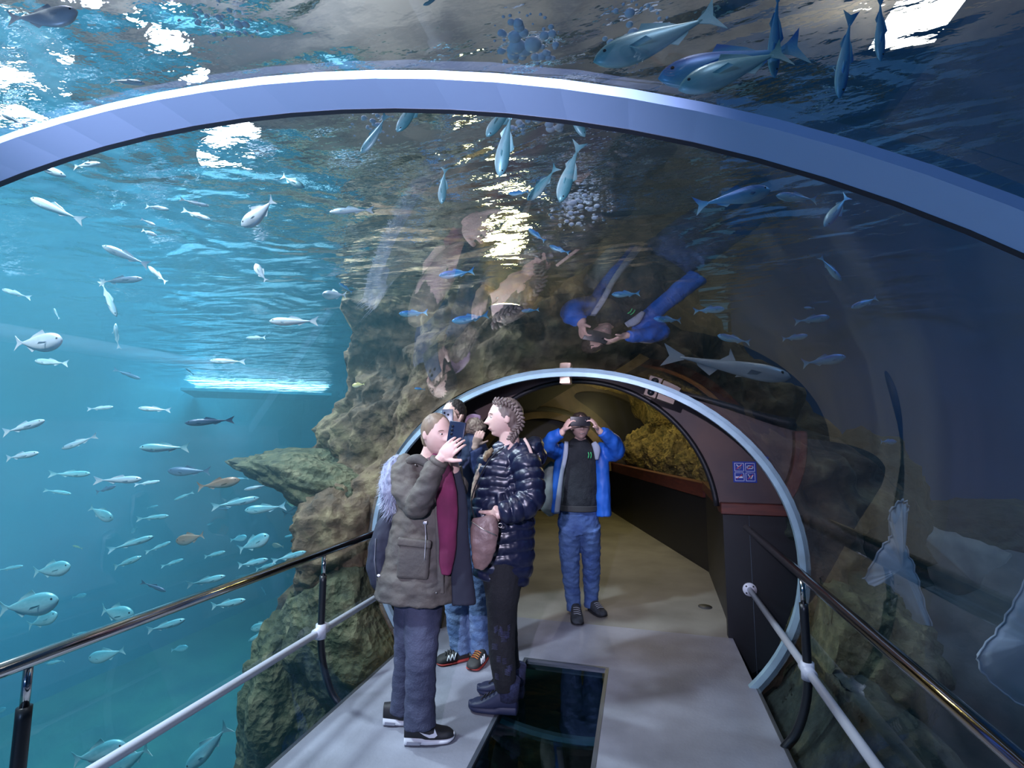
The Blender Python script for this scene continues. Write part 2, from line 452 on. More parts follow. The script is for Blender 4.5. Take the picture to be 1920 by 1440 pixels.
for sgn in (1, -1):
    x_in = PCX + sgn * (PR + 0.05)
    zs = [-0.42 + 1.36 * k / 12 for k in range(13)]
    pairs = [((x_in, z), (ell_x(z, sgn) + sgn * 0.42, z)) for z in zs]
    arch_face('plinth_panel', M_black, pairs)
    # ledge: a board following the splay
    zl0, zl1 = 0.945, 1.03
    bm = bmesh.new()
    xo = ell_x(0.99, sgn) + sgn * 0.30
    xa, xb = sorted((x_in - sgn * 0.02, xo))
    box(bm, (xa, Y_WALL - 0.07, zl0), (xb, Y_WALL + 0.10, zl1))
    bevel_all(bm, 0.005, 1)
    keep(obj('ledge', bm, M_ledge, smooth=False), portal)
    # seam down the black panel
    bm = bmesh.new(); T = []
    for z in zs:
        T.append((x_in + sgn * 0.19, Y_WALL - 0.001, z))
    tube(bm, T, 0.0022, 4); keep(obj('panel_seam', bm, mat('seam', (0.07, 0.09, 0.12), rough=0.4), smooth=False), portal)
# walkway slab with a glass viewing panel let into it
M_floor = mat('walkway_resin', (0.30, 0.31, 0.37), (0.17, 0.175, 0.21), 2.4, rough=0.55, bump=0.12, bscale=60, lo=0.3, hi=0.7)
M_edge = mat('slab_edge', (0.06, 0.065, 0.075), rough=0.6)
FX0, FX1, GX0, GX1, GY1 = -1.725, 0.65, -0.83, -0.245, 3.47
floor = empty('floor', (TX, 1.5, 0)); tag(floor, 'grey blue resin walkway running through the tunnel', 'floor', kind='structure')
bm = bmesh.new()
def quadbox(lo, hi): box(bm, lo, hi)
quadbox((FX0, YF + 0.03, -0.07), (GX0, Y_WALL, 0)); quadbox((GX1, YF + 0.03, -0.07), (FX1, Y_WALL, 0)); quadbox((GX0, GY1, -0.07), (GX1, Y_WALL, 0))
keep(obj('walkway', bm, M_floor, smooth=False), floor)
for x0, x1 in ((FX0 - 0.02, FX0), (FX1, FX1 + 0.02)):
    bm = bmesh.new(); box(bm, (x0, YF + 0.03, -0.075), (x1, Y_RING + 0.02, 0.002)); keep(obj('edge_strip', bm, M_edge, smooth=False), floor)
M_glassfloor = acrylic_mat('floor_glass', 0.07, (0.30, 0.42, 0.42), 1.0)
bm = bmesh.new(); bm.faces.new([bm.verts.new(v) for v in ((GX0, YF + .03, -0.012), (GX1, YF + .03, -0.012), (GX1, GY1, -0.012), (GX0, GY1, -0.012))])
g = obj('viewing_glass', bm, M_glassfloor, smooth=False); keep(g, floor)
M_frame = mat('steel_frame', (0.16, 0.18, 0.22), rough=0.4, metal=0.7)
for lo, hi in (((GX0 - .0, YF + .03, -0.05), (GX0 + .022, GY1, 0.003)), ((GX1 - .022, YF + .03, -0.05), (GX1, GY1, 0.003)), ((GX0, GY1 - .02, -0.05), (GX1, GY1, 0.004))):
    bm = bmesh.new(); box(bm, lo, hi); keep(obj('glass_frame', bm, M_frame, smooth=False), floor)
# drain cover at the right side of the walkway, past the portal
c = on_z(1322, 1138)
bm = bmesh.new(); tube(bm, [(c.x, c.y, 0.001), (c.x, c.y, 0.006)], 0.06, 24); o = obj('drain_cover', bm, mat('drain', (0.05, 0.05, 0.05), rough=0.5)); tag(o, 'round dark drain cover set in the walkway by the right wall', 'drain cover')

# the next length of the passage, bending to the left
B0, B1 = Vector((0.72, 6.1, 0)), Vector((-0.78, 10.9, 0))
dB = (B1 - B0).normalized(); nB = Vector((dB.y, -dB.x, 0))         # nB points to the right, into the rock tank
bm = bmesh.new()
W = 2.9
poly = [(FX0 - .2, Y_WALL), (0.66, Y_WALL), (0.72, 6.1), (B1 + dB * 2.4)[:2], (B1 - nB * W + dB * 2.4)[:2], (B0 - nB * W - dB * 1.0)[:2]]
lowf = [bm.verts.new((p[0], p[1], -0.05)) for p in poly]; topf = [bm.verts.new((p[0], p[1], 0.0)) for p in poly]
bm.faces.new(topf); bm.faces.new(lowf[::-1])
for i in range(len(poly)): bm.faces.new((lowf[i], lowf[(i + 1) % len(poly)], topf[(i + 1) % len(poly)], topf[i]))
M_floor2 = mat('passage_concrete', (0.30, 0.29, 0.26), (0.18, 0.175, 0.16), 1.7, rough=0.7, bump=0.1, bscale=50, lo=0.3, hi=0.7)
keep(obj('passage_floor', bm, M_floor2, smooth=False), floor)
def wall_seg(name, p, q, z0, z1, th, m, parent=None):
    d = (Vector(q) - Vector(p)); L_ = d.length
    M = Matrix.Translation(p) @ Matrix.Rotation(math.atan2(d.y, d.x), 4, 'Z')
    bm = bmesh.new(); box(bm, (0, -th, z0), (L_, 0, z1), M)
    o = obj(name, bm, m, smooth=False)
    if parent is not None: keep(o, parent)
    return o
pw = empty('wall_passage', B0); tag(pw, 'black lower wall of the bending passage beyond the portal', 'wall', kind='structure')
wall_seg('wall_panel', (0.66, Y_WALL + .12, 0), B0, 0, 0.95, 0.1, M_black, pw)
wall_seg('wall_panel', B0, B1 + dB * 2.2, 0, 0.88, 0.1, M_black, pw)
wall_seg('wall_panel', B1 - nB * W + dB * 2.3, B0 - nB * W - dB * 1.5, 0, 2.6, 0.1, M_black, pw)
led = empty('trim_3', B0); tag(led, 'red brown wooden ledge along the passage under the lit rocks', 'ledge', kind='structure')
wall_seg('ledge_board', (0.63, Y_WALL + .12, 0), (B0.x - .03, B0.y, 0), 0.93, 1.02, 0.14, M_ledge, led)
wall_seg('ledge_board', B0 - nB * 0.03, B1 - nB * 0.03, 0.84, 1.0, 0.14, M_ledge, led)
# vault of the passage, its end arch and the dark way on
cB = -nB * (W / 2)
def vpt(along, a, r):
    c = B0 + dB * along + cB
    return c - nB * (-r * math.cos(a)) + Vector((0, 0, 0.85 + r * 0.86 * math.sin(a)))
bm = bmesh.new(); n = 48
A = [[bm.verts.new(vpt(s, math.radians(-4 + 100 * i / n), 1.46)) for i in range(n + 1)] for s in (-1.6, 4.4)]
for i in range(n): bm.faces.new((A[0][i], A[0][i + 1], A[1][i + 1], A[1][i]))
o = obj('window_3', bm, acrylic_mat('acrylic_far', 0.05, (1, 1, 1), 1.0)); tag(o, 'curved acrylic vault of the passage under yellow lit rocks', 'window', kind='structure')
bm = bmesh.new()
for i in range(n):
    a0, a1 = math.radians(180 * i / n), math.radians(180 * (i + 1) / n)
    P = [vpt(s, a, r) for s in (4.2, 4.5) for a in (a0, a1) for r in (1.24, 1.40)]
    v = [bm.verts.new(p) for p in P]
    for f in ((0, 1, 3, 2), (4, 6, 7, 5), (0, 2, 6, 4), (1, 5, 7, 3)): bm.faces.new([v[k] for k in f])
bmesh.ops.remove_doubles(bm, verts=bm.verts[:], dist=1e-4)
o = obj('trim_4', bm, mat('far_arch', (0.16, 0.12, 0.08), (0.09, 0.07, 0.05), 5, rough=0.6), smooth=False); tag(o, 'brown end arch of the passage before the dark way on', 'arch', kind='structure')
bm = bmesh.new()
c = B0 + dB * 4.62 + cB
M = Matrix.Translation(c) @ Matrix.Rotation(math.atan2(dB.y, dB.x), 4, 'Z')
box(bm, (0, -3, -0.1), (0.1, 3, 3.0), M)  # black sheet close behind the arch, put there to darken the opening
o = obj('passage_dark_sheet', bm, M_black, smooth=False); tag(o, 'black sheet standing in for the darkness beyond the end arch', 'wall', kind='structure')
# roof and left closing walls of the passage
bm = bmesh.new(); box(bm, (-4.0, Y_WALL + 1.2, 3.2), (4.0, 13.9, 3.3)); box(bm, (-4.05, 6.6, ZF), (-4.0, YB, 3.3))
o = obj('wall_casing', bm, M_black, smooth=False); tag(o, 'dark casing around the passage behind the rock', 'wall', kind='structure')
# ------------------------------------------------------------------ rocks
M_rock = rock_mat('reef_rock', (0.035, 0.030, 0.022), (0.125, 0.085, 0.05), (0.26, 0.21, 0.11), 1.5)
M_rock2 = rock_mat('mossy_rock', (0.022, 0.032, 0.020), (0.075, 0.085, 0.042), (0.18, 0.165, 0.09), 2.2)
M_rock3 = rock_mat('dark_rock', (0.008, 0.014, 0.014), (0.025, 0.038, 0.032), (0.075, 0.08, 0.045), 1.8)
M_rockY = rock_mat('ochre_rock', (0.05, 0.05, 0.02), (0.20, 0.16, 0.06), (0.40, 0.31, 0.12), 3.0)
def interp(tab, a):
    for (a0, r0), (a1, r1) in zip(tab, tab[1:]):
        if a0 <= a <= a1:
            t = (a - a0) / (a1 - a0)
            return r0 + (r1 - r0) * t
    return tab[-1][1]
SIL = [(-90, 3.2), (-60, 3.1), (-30, 2.6), (-10, 2.35), (10, 2.15), (30, 1.95), (50, 1.95), (70, 2.3), (90, 2.7), (112, 3.3), (124, 3.4), (134, 3.2), (142, 2.75),
       (150, 2.46), (160, 2.54), (168, 2.75), (173, 3.0), (176, 2.62), (180, 2.42), (190, 2.52), (194, 2.9), (203, 3.1), (215, 3.5), (240, 3.6), (270, 3.2)]
def rock_face():
    bm = bmesh.new()
    na, nr = 300, 84
    rows = []
    for i in range(na):
        deg = -90 + 360.0 * i / na
        a = math.radians(deg)
        R = interp(SIL, deg)
        row = []
        for j in range(nr + 1):
            t = j / nr
            if t < 0.72:
                u = t / 0.72
                base = 1.0
                r_in = math.hypot(TRX * math.cos(a), TRZ * math.sin(a)) + 0.035
                rho = r_in + (R - r_in) * u
                y = Y_RING + 0.04 + 0.30 * u ** 0.7 + 0.25 * u * u
                amp = min(1.0, u * 5)
            else:
                u = (t - 0.72) / 0.28
                rho = R + 0.20 * math.sin(u * math.pi / 2) * (1 - u) + 0.25 * u
                y = Y_RING + 0.59 + 2.4 * u
                amp = 1.0
            p = Vector((TX + rho * math.cos(a), y, TZ + rho * math.sin(a)))
            n1 = fbm(p, 0.9, 3); n2 = fbm(p + Vector((7, 3, 1)), 2.6, 5)
            vz = noise.voronoi(p * 1.7)[0][0]
            p.y += amp * (-0.22 * n1 - 0.16 * n2 + 0.10 * (vz - 0.4) - 0.06 * fbm(p, 7.0, 3))
            k = amp * (0.13 * n2 + 0.10 * n1) * (1 if t > 0.3 else t / 0.3)
            p.x += k * math.cos(a); p.z += k * math.sin(a)
            p.y = max(p.y, Y_RING + 0.022)
            row.append(bm.verts.new(p))
        rows.append(row)
    for i in range(na):
        k = (i + 1) % na
        for j in range(nr):
            bm.faces.new((rows[i][j], rows[k][j], rows[k][j + 1], rows[i][j + 1]))
    o = obj('rock_face', bm, M_rock)
    return tag(o, 'brown artificial reef rock face surrounding the far ring of the tunnel', 'rock', kind='structure')
rock_face()
def boulder(name, c, r, m, label, seed=0, rot=0.0, sub=4, amp=0.3, group=None, shape=None):
    bm = bmesh.new()
    bmesh.ops.create_icosphere(bm, subdivisions=sub, radius=1.0)
    off = Vector((seed * 3.7, seed * 1.3, seed * 2.1))
    for v in bm.verts:
        d = v.co.copy()
        if shape: d = shape(d)
        k = 1 + amp * fbm(v.co + off, 1.1, 4) + amp * 0.4 * fbm(v.co + off, 3.5, 4) - amp * 0.22 * (noise.voronoi((v.co + off) * 1.6)[0][0] - 0.35) + amp * 0.22 * fbm(v.co + off, 8.0, 3)
        v.co = Vector((d.x * r[0], d.y * r[1], d.z * r[2])) * k
    bmesh.ops.rotate(bm, verts=bm.verts[:], cent=(0, 0, 0), matrix=Matrix.Rotation(rot, 3, 'Y'))
    c = Vector(c)
    if c.y < Y_RING + 0.9:                       # keep clear of the tube
        for v in bm.verts:
            w = v.co + c
            ex, ez = (w.x - TX) / (TRX + 0.09), (w.z - TZ) / (TRZ + 0.09)
            k = math.hypot(ex, ez)
            if k < 1: v.co += Vector(((w.x - TX) * (1 / k - 1), 0, (w.z - TZ) * (1 / k - 1)))
    o = obj(name, bm, m); o.location = c
    return tag(o, label, 'rock', group)
# the promontory that juts to the left like a snout
def snout(d):
    d = d.copy()
    if d.x < 0: d.z *= (1 - 0.55 * (-d.x)); d.z -= 0.30 * (-d.x) ** 1.5
    return d
p = on_y(590, 890, 3.9)
boulder('rock_promontory', p, (0.72, 0.55, 0.24), M_rock2, 'mossy snout shaped rock jutting out from the reef beside open water', 3, rot=0.30, sub=5, amp=0.22, shape=snout)
p = on_y(560, 1330, 3.55)
boulder('boulder', p, (0.46, 0.5, 0.95), M_rock2, 'tall green mossy boulder beneath the left railing', 5, sub=5, amp=0.25)
p = on_y(655, 1180, 3.55)
boulder('boulder', p, (0.52, 0.4, 0.55), M_rock2, 'rounded green brown boulder between the railing post and ring', 8, sub=5, amp=0.25)
p = on_y(640, 1010, 3.65)
boulder('boulder', p, (0.42, 0.4, 0.42), M_rock, 'brown lumpy boulder under the snout shaped rock', 11, sub=5, amp=0.3)
p = on_y(1590, 1220, 3.5)
boulder('boulder', p, (0.42, 0.4, 0.45), M_rock2, 'mossy boulder behind the right handrail', 13, sub=5, amp=0.3)
p = on_y(1600, 1010, 4.3)
boulder('boulder', p, (0.55, 0.4, 0.7), M_rock3, 'dark overgrown boulder beside the ring behind the rays', 14, sub=5, amp=0.3)
p = on_y(1760, 1030, 4.6)
boulder('boulder', p, (0.95, 0.4, 0.35), M_rock3, 'long dark rock ledge above the pale rays', 17, rot=-0.15, sub=5, amp=0.3)
M_pale = mat('pale_sand_rock', (0.22, 0.22, 0.21), (0.06, 0.08, 0.10), 2.5, rough=0.9, bump=0.5, bscale=9)
p = on_y(1850, 1240, 4.1)
boulder('boulder', p, (1.0, 0.5, 0.62), M_pale, 'pale sandy rock slope behind the rays', 21, rot=-0.35, sub=5, amp=0.16)
p = on_y(1560, 1400, 2.9)
boulder('boulder', p, (0.55, 0.7, 0.3), M_rock3, 'low dark boulder under the right railing post', 23, sub=4, amp=0.3)
# yellow lit rocks behind the acrylic of the passage
for al, nn_, z_, r_, lab in ((0.10, 0.46, 0.98, (0.30, 0.28, 0.24), 'low ochre rock at the bend of the ledge'),
                             (0.75, 0.46, 1.16, (0.24, 0.28, 0.42), 'rounded ochre rock nearest the portal above the wooden ledge'),
                             (1.40, 0.48, 1.10, (0.26, 0.28, 0.32), 'small dark ochre rock in the gap between two taller rocks'),
                             (2.05, 0.48, 1.26, (0.26, 0.30, 0.50), 'tall ochre rock in the middle of the lit passage tank'),
                             (2.80, 0.50, 1.22, (0.34, 0.32, 0.42), 'broad ochre rock bank beside the man in the blue jacket'),
                             (3.60, 0.50, 1.25, (0.40, 0.32, 0.48), 'far ochre rock bank behind the man in the blue jacket')):
    boulder('lit_rock', B0 + dB * al + nB * nn_ + Vector((0, 0, z_)), r_, M_rockY, lab, 31 + al * 7, sub=5, amp=0.32, rot=0.1)
bm = bmesh.new()
g = 40
V = [[None] * (g + 1) for _ in range(g + 1)]
for i in range(g + 1):
    for j in range(g + 1):
        q = B0 + dB * (0.0 + 6.0 * i / g)
        a = math.radians(-10 + 130 * j / g)
        r = 2.6 + 0.3 * fbm((i * .2, j * .2, 1), 1.0, 4)
        V[i][j] = bm.verts.new(q + cB + nB * (r * math.cos(a)) + Vector((0, 0, 0.75 + 0.85 * r * math.sin(a))))
for i in range(g):
    for j in range(g): bm.faces.new((V[i][j], V[i + 1][j], V[i + 1][j + 1], V[i][j + 1]))
o = obj('wall_rock_backdrop', bm, M_rockY); tag(o, 'ochre green rock backdrop of the lit tank over the passage', 'rock wall', kind='structure')
for al, an, rr, pw_ in ((0.8, 48, 1.95, 13), (2.2, 48, 1.95, 17), (3.5, 50, 1.95, 15)):
    a = math.radians(an)
    q = B0 + dB * al + cB + nB * (rr * math.cos(a)) + Vector((0, 0, 0.8 + 0.9 * rr * math.sin(a)))
    lamp('passage_lamp', 'POINT', q, (0, 0, 0), pw_, (1.0, 0.84, 0.36), 0.06)
lamp('passage_lamp', 'SPOT', (-0.75, 6.2, 2.0), (-0.7, 6.2, 0), 26, (1.0, 0.95, 0.88), 0.02, spot=125, blend=0.7)
# ------------------------------------------------------------------ railings
M_steel = mat('polished_steel', (0.62, 0.60, 0.58), rough=0.12, metal=1.0)
M_white = mat('white_tube', (0.62, 0.64, 0.74), rough=0.35)
M_post = mat('black_post', (0.010, 0.012, 0.016), rough=0.35)
def railing(side, x, posts, y_end, label):
    s = 1 if side == 'right' else -1
    z1, z2 = 0.84, 0.375
    fe = FX1 if s > 0 else FX0
    r = empty('railing', (x, 1.5, 0)); tag(r, label, 'railing')
    bm = bmesh.new(); tube(bm, [(x, -2.2, z1), (x, y_end, z1)], 0.0245, 20); keep(obj('handrail', bm, M_steel), r)
    bm = bmesh.new(); tube(bm, [(x, -2.2, z2), (x, y_end, z2)], 0.021, 18); keep(obj('lower_rail', bm, M_white), r)
    bm = bmesh.new(); tube(bm, [(x, y_end - 0.012, z2), (x, y_end, z2)], 0.05, 24)
    fl = keep(obj('flange', bm, M_white), r)
    for k in range(4):
        a = math.pi / 4 + k * math.pi / 2
        bm = bmesh.new(); tube(bm, [(x + 0.036 * math.cos(a), y_end - 0.015, z2 + 0.036 * math.sin(a)), (x + 0.036 * math.cos(a), y_end - 0.012, z2 + 0.036 * math.sin(a))], 0.006, 8)
        b_ = obj('bolt', bm, M_post); b_.parent = fl; b_.matrix_parent_inverse = Matrix.Translation(r.location).inverted() @ Matrix.Identity(4) if False else Matrix.Identity(4)
    for py in posts:
        xo = x
        bm = bmesh.new()
        pts = smoothpts([(xo, py, 0.70), (xo, py, 0.45), (xo - s * 0.004, py, 0.30), (xo - s * 0.030, py, 0.17), (xo - s * 0.075, py, 0.06), (xo - s * 0.125, py, -0.005), (fe - s * 0.005, py, -0.035)], 5)
        tube(bm, pts, 0.0205, 16, ref=Vector((0, 1, 0))); keep(obj('post', bm, M_post), r)
        bm = bmesh.new(); tube(bm, [(xo, py, 0.69), (xo, py, 0.825)], 0.0125, 14); keep(obj('post_spigot', bm, M_steel), r)
        bm = bmesh.new(); tube(bm, [(xo, py, z2 - 0.042), (xo, py, z2 + 0.042)], 0.031, 18)
        tube(bm, [(xo, py - 0.055, z2), (xo, py + 0.055, z2)], 0.030, 18); keep(obj('cross_fitting', bm, M_white), r)
    return r
railing('left', -1.905, (1.17, 2.66), Y_WALL - 0.002, 'left railing with steel handrail, white lower rail and black bent posts')
railing('right', 0.785, (1.15, 2.86), Y_WALL - 0.002, 'right railing with steel handrail and white rail flanged to the black panel')

# ------------------------------------------------------------------ notices with four pictograms, lamp boxes on the collar
M_sign = mat('sign_blue', (0.012, 0.045, 0.33), rough=0.35)
M_swhite = mat('sign_white', (0.75, 0.80, 0.92), rough=0.5)
M_sred = mat('sign_red', (0.65, 0.03, 0.05), rough=0.5)
def stroke(bm, pts, w, y):
    """flat ribbon along (x, z) points"""
    for (x0, z0), (x1, z1) in zip(pts, pts[1:]):
        d = Vector((x1 - x0, z1 - z0)); L_ = d.length
        if L_ < 1e-6: continue
        n_ = Vector((-d.y, d.x)) / L_ * w / 2; e = d / L_ * w / 2
        v = [bm.verts.new((p_.x, y, p_.y)) for p_ in (Vector((x0, z0)) - e + n_, Vector((x0, z0)) - e - n_, Vector((x1, z1)) + e - n_, Vector((x1, z1)) + e + n_)]
        bm.faces.new(v)
def circ(cx, cz, r, n=14, a0=0, a1=360):
    return [(cx + r * math.cos(math.radians(a0 + (a1 - a0) * i / n)), cz + r * math.sin(math.radians(a0 + (a1 - a0) * i / n))) for i in range(n + 1)]
def notice(tl, tr, bl, label):
    U, V = tr - tl, tl - bl
    w0, h0 = U.length, V.length
    U.normalize(); V = (V - U * V.dot(U)).normalized(); Nn = U.cross(V)
    if Nn.y > 0: Nn = -Nn
    MM = Matrix((U, -Nn, V)).transposed().to_4x4(); MM.translation = bl + Nn * 0.004
    x0, x1, z0, z1, y = 0.0, w0, 0.0, h0, 0.0
    r = empty('pictogram_notice', bl); tag(r, label, 'sign')
    def keep(o, r_):
        o.data.transform(MM); o.parent = r_; o.matrix_parent_inverse = Matrix.Translation(r_.location).inverted(); return o
    bm = bmesh.new(); box(bm, (x0, y - 0.006, z0), (x1, y, z1)); keep(obj('board', bm, M_sign, smooth=False), r)
    w, h = (x1 - x0), (z1 - z0)
    yy = y - 0.0068
    for i in range(2):
        for j in range(2):
            cx, cz = x0 + w * (0.27 + 0.46 * i), z0 + h * (0.27 + 0.46 * j)
            q = 0.19
            bm = bmesh.new()
            stroke(bm, [(cx - w * q, cz - h * q), (cx + w * q, cz - h * q), (cx + w * q, cz + h * q), (cx - w * q, cz + h * q), (cx - w * q, cz - h * q)], 0.0032, yy)
            keep(obj('pictogram_border', bm, M_swhite, smooth=False), r)
            bm = bmesh.new(); k = w
            if (i, j) == (0, 1):                 # hands knocking
                stroke(bm, circ(cx, cz - .02 * k, .07 * k), 0.004, yy); stroke(bm, [(cx - .1 * k, cz + .1 * k), (cx, cz), (cx + .1 * k, cz + .11 * k)], 0.006, yy)
            elif (i, j) == (1, 1):               # camera
                stroke(bm, [(cx - .12 * k, cz - .06 * k), (cx + .12 * k, cz - .06 * k), (cx + .12 * k, cz + .06 * k), (cx - .12 * k, cz + .06 * k), (cx - .12 * k, cz - .06 * k)], 0.006, yy)
                stroke(bm, circ(cx, cz, .04 * k), 0.005, yy)
            elif (i, j) == (0, 0):               # cigarette
                stroke(bm, [(cx - .13 * k, cz - .02 * k), (cx + .10 * k, cz - .02 * k)], 0.012, yy); stroke(bm, circ(cx + .08 * k, cz + .06 * k, .035 * k), 0.004, yy)
            else:                                # bottle and cup
                stroke(bm, [(cx - .09 * k, cz + .1 * k), (cx + .02 * k, cz - .1 * k), (cx + .1 * k, cz + .08 * k)], 0.007, yy); stroke(bm, circ(cx - .02 * k, cz + .02 * k, .06 * k), 0.005, yy)
            keep(obj('pictogram', bm, M_swhite, smooth=False), r)
            bm = bmesh.new(); stroke(bm, [(cx - .11 * k, cz - .09 * k), (cx + .11 * k, cz + .10 * k)], 0.0045, yy - 0.0004)
            keep(obj('red_slash', bm, M_sred, smooth=False), r)
    return r
tl, tr, bl = on_y(1373, 865, Y_WALL - 0.002), on_y(1417, 865, Y_WALL - 0.002), on_y(1373, 904, Y_WALL - 0.002)
tr.z = tl.z; bl.x = tl.x
notice(tl, tr, bl, 'blue notice with four white pictograms on the right of the portal')
mir = lambda p: Vector((2 * PCX - p.x, p.y, p.z))
notice(mir(tr), mir(tl), mir(bl) + (mir(tr) - mir(tl)), 'blue notice with four white pictograms on the left of the portal behind the people')
M_tan = mat('tan_plate', (0.32, 0.22, 0.17), (0.25, 0.17, 0.13), 12, rough=0.5)
def collar_box(deg, wide, label, speaker):
    a = math.radians(deg)
    x, z = ell(a, 1.0, -0.012)
    nrm = Vector((math.cos(a) / TRX, 0, math.sin(a) / TRZ)).normalized()
    tng = Vector((0, 1, 0)).cross(nrm)
    c = Vector((x, Y_RING + 0.09, z))
    M = Matrix((( *(tng),), (0, 1, 0), (*nrm,))).transposed().to_4x4()
    M.translation = c
    r = empty('lamp_box', c); tag(r, label, 'lamp box' if speaker else 'plate')
    bm = bmesh.new(); box(bm, (-wide / 2, -0.06, -0.062), (wide / 2, 0.06, 0.0), M); bevel_all(bm, 0.004, 1); keep(obj('case', bm, M_tan, smooth=False), r)
    if speaker:
        bm = bmesh.new(); tube(bm, [M @ Vector((0, -0.066, -0.03)), M @ Vector((0, -0.058, -0.03))], 0.024, 20); ln = keep(obj('lens', bm, M_post), r)
        bm = bmesh.new(); tube(bm, [M @ Vector((wide / 2 + 0.012, -0.055, -0.055)), M @ Vector((wide / 2 + 0.12, -0.055, -0.055))], [(0.002, 0.025)] * 2, 4, ref=nrm); 
        bm2 = bmesh.new(); box(bm2, (wide / 2 + 0.008, -0.058, -0.058), (wide / 2 + 0.125, 0.05, -0.002), M); bm.free(); keep(obj('cover_plate', bm2, M_tan, smooth=False), r)
    return r
collar_box(89.5, 0.075, 'small tan bracket at the crown of the far ring', False)
collar_box(65, 0.085, 'tan lamp box with dark lens under the far ring', True)
# ------------------------------------------------------------------ fish
def fish_mat(name, back, side, belly, rough=0.35):
    m = bpy.data.materials.new(name)
    t, N, L = nt(m)
    b = N['Principled BSDF']; b.inputs['Roughness'].default_value = rough; b.inputs['Metallic'].default_value = 0.15
    tc = N.new('ShaderNodeTexCoord'); sp = N.new('ShaderNodeSeparateXYZ')
    L.new(tc.outputs['Generated'], sp.inputs[0])
    n = N.new('ShaderNodeTexNoise'); n.inputs['Scale'].default_value = 14; L.new(tc.outputs['Generated'], n.inputs['Vector'])
    ad = N.new('ShaderNodeMath'); ad.operation = 'MULTIPLY_ADD'; ad.inputs[1].default_value = 0.22; ad.inputs[2].default_value = -0.11
    L.new(n.outputs['Fac'], ad.inputs[0])
    su = N.new('ShaderNodeMath'); su.operation = 'ADD'
    L.new(sp.outputs['Z'], su.inputs[0]); L.new(ad.outputs[0], su.inputs[1])
    r = N.new('ShaderNodeValToRGB'); e = r.color_ramp.elements
    e[0].position = 0.15; e[0].color = (*belly, 1); e[1].position = 0.8; e[1].color = (*back, 1)
    k = e.new(0.5); k.color = (*side, 1)
    L.new(su.outputs[0], r.inputs['Fac']); L.new(r.outputs['Color'], b.inputs['Base Color'])
    return m
FM = {
    'silver': fish_mat('silver_scales', (0.30, 0.50, 0.62), (0.62, 0.74, 0.78), (0.80, 0.85, 0.85)),
    'blue': fish_mat('blue_scales', (0.02, 0.16, 0.55), (0.10, 0.42, 0.72), (0.38, 0.66, 0.76)),
    'teal': fish_mat('teal_scales', (0.10, 0.36, 0.42), (0.28, 0.62, 0.66), (0.55, 0.80, 0.80)),
    'brown': fish_mat('brown_scales', (0.22, 0.14, 0.09), (0.40, 0.28, 0.20), (0.55, 0.45, 0.38)),
    'dark': fish_mat('dark_scales', (0.03, 0.08, 0.15), (0.07, 0.14, 0.22), (0.14, 0.24, 0.32)),
    'yellow': fish_mat('yellow_scales', (0.55, 0.50, 0.18), (0.75, 0.70, 0.30), (0.80, 0.78, 0.55)),
    'pale': fish_mat('pale_scales', (0.42, 0.50, 0.58), (0.60, 0.66, 0.72), (0.78, 0.80, 0.82)),
}
M_eye = mat('fish_eye', (0.01, 0.012, 0.02), rough=0.1)
FISH_MESH = {}
SHAPES = {  # height, width, tail spread, dorsal height
    'slim': (0.175, 0.105, 0.10, 0.05), 'jack': (0.25, 0.13, 0.13, 0.06), 'bream': (0.40, 0.15, 0.15, 0.09), 'shark': (0.165, 0.13, 0.10, 0.10)}
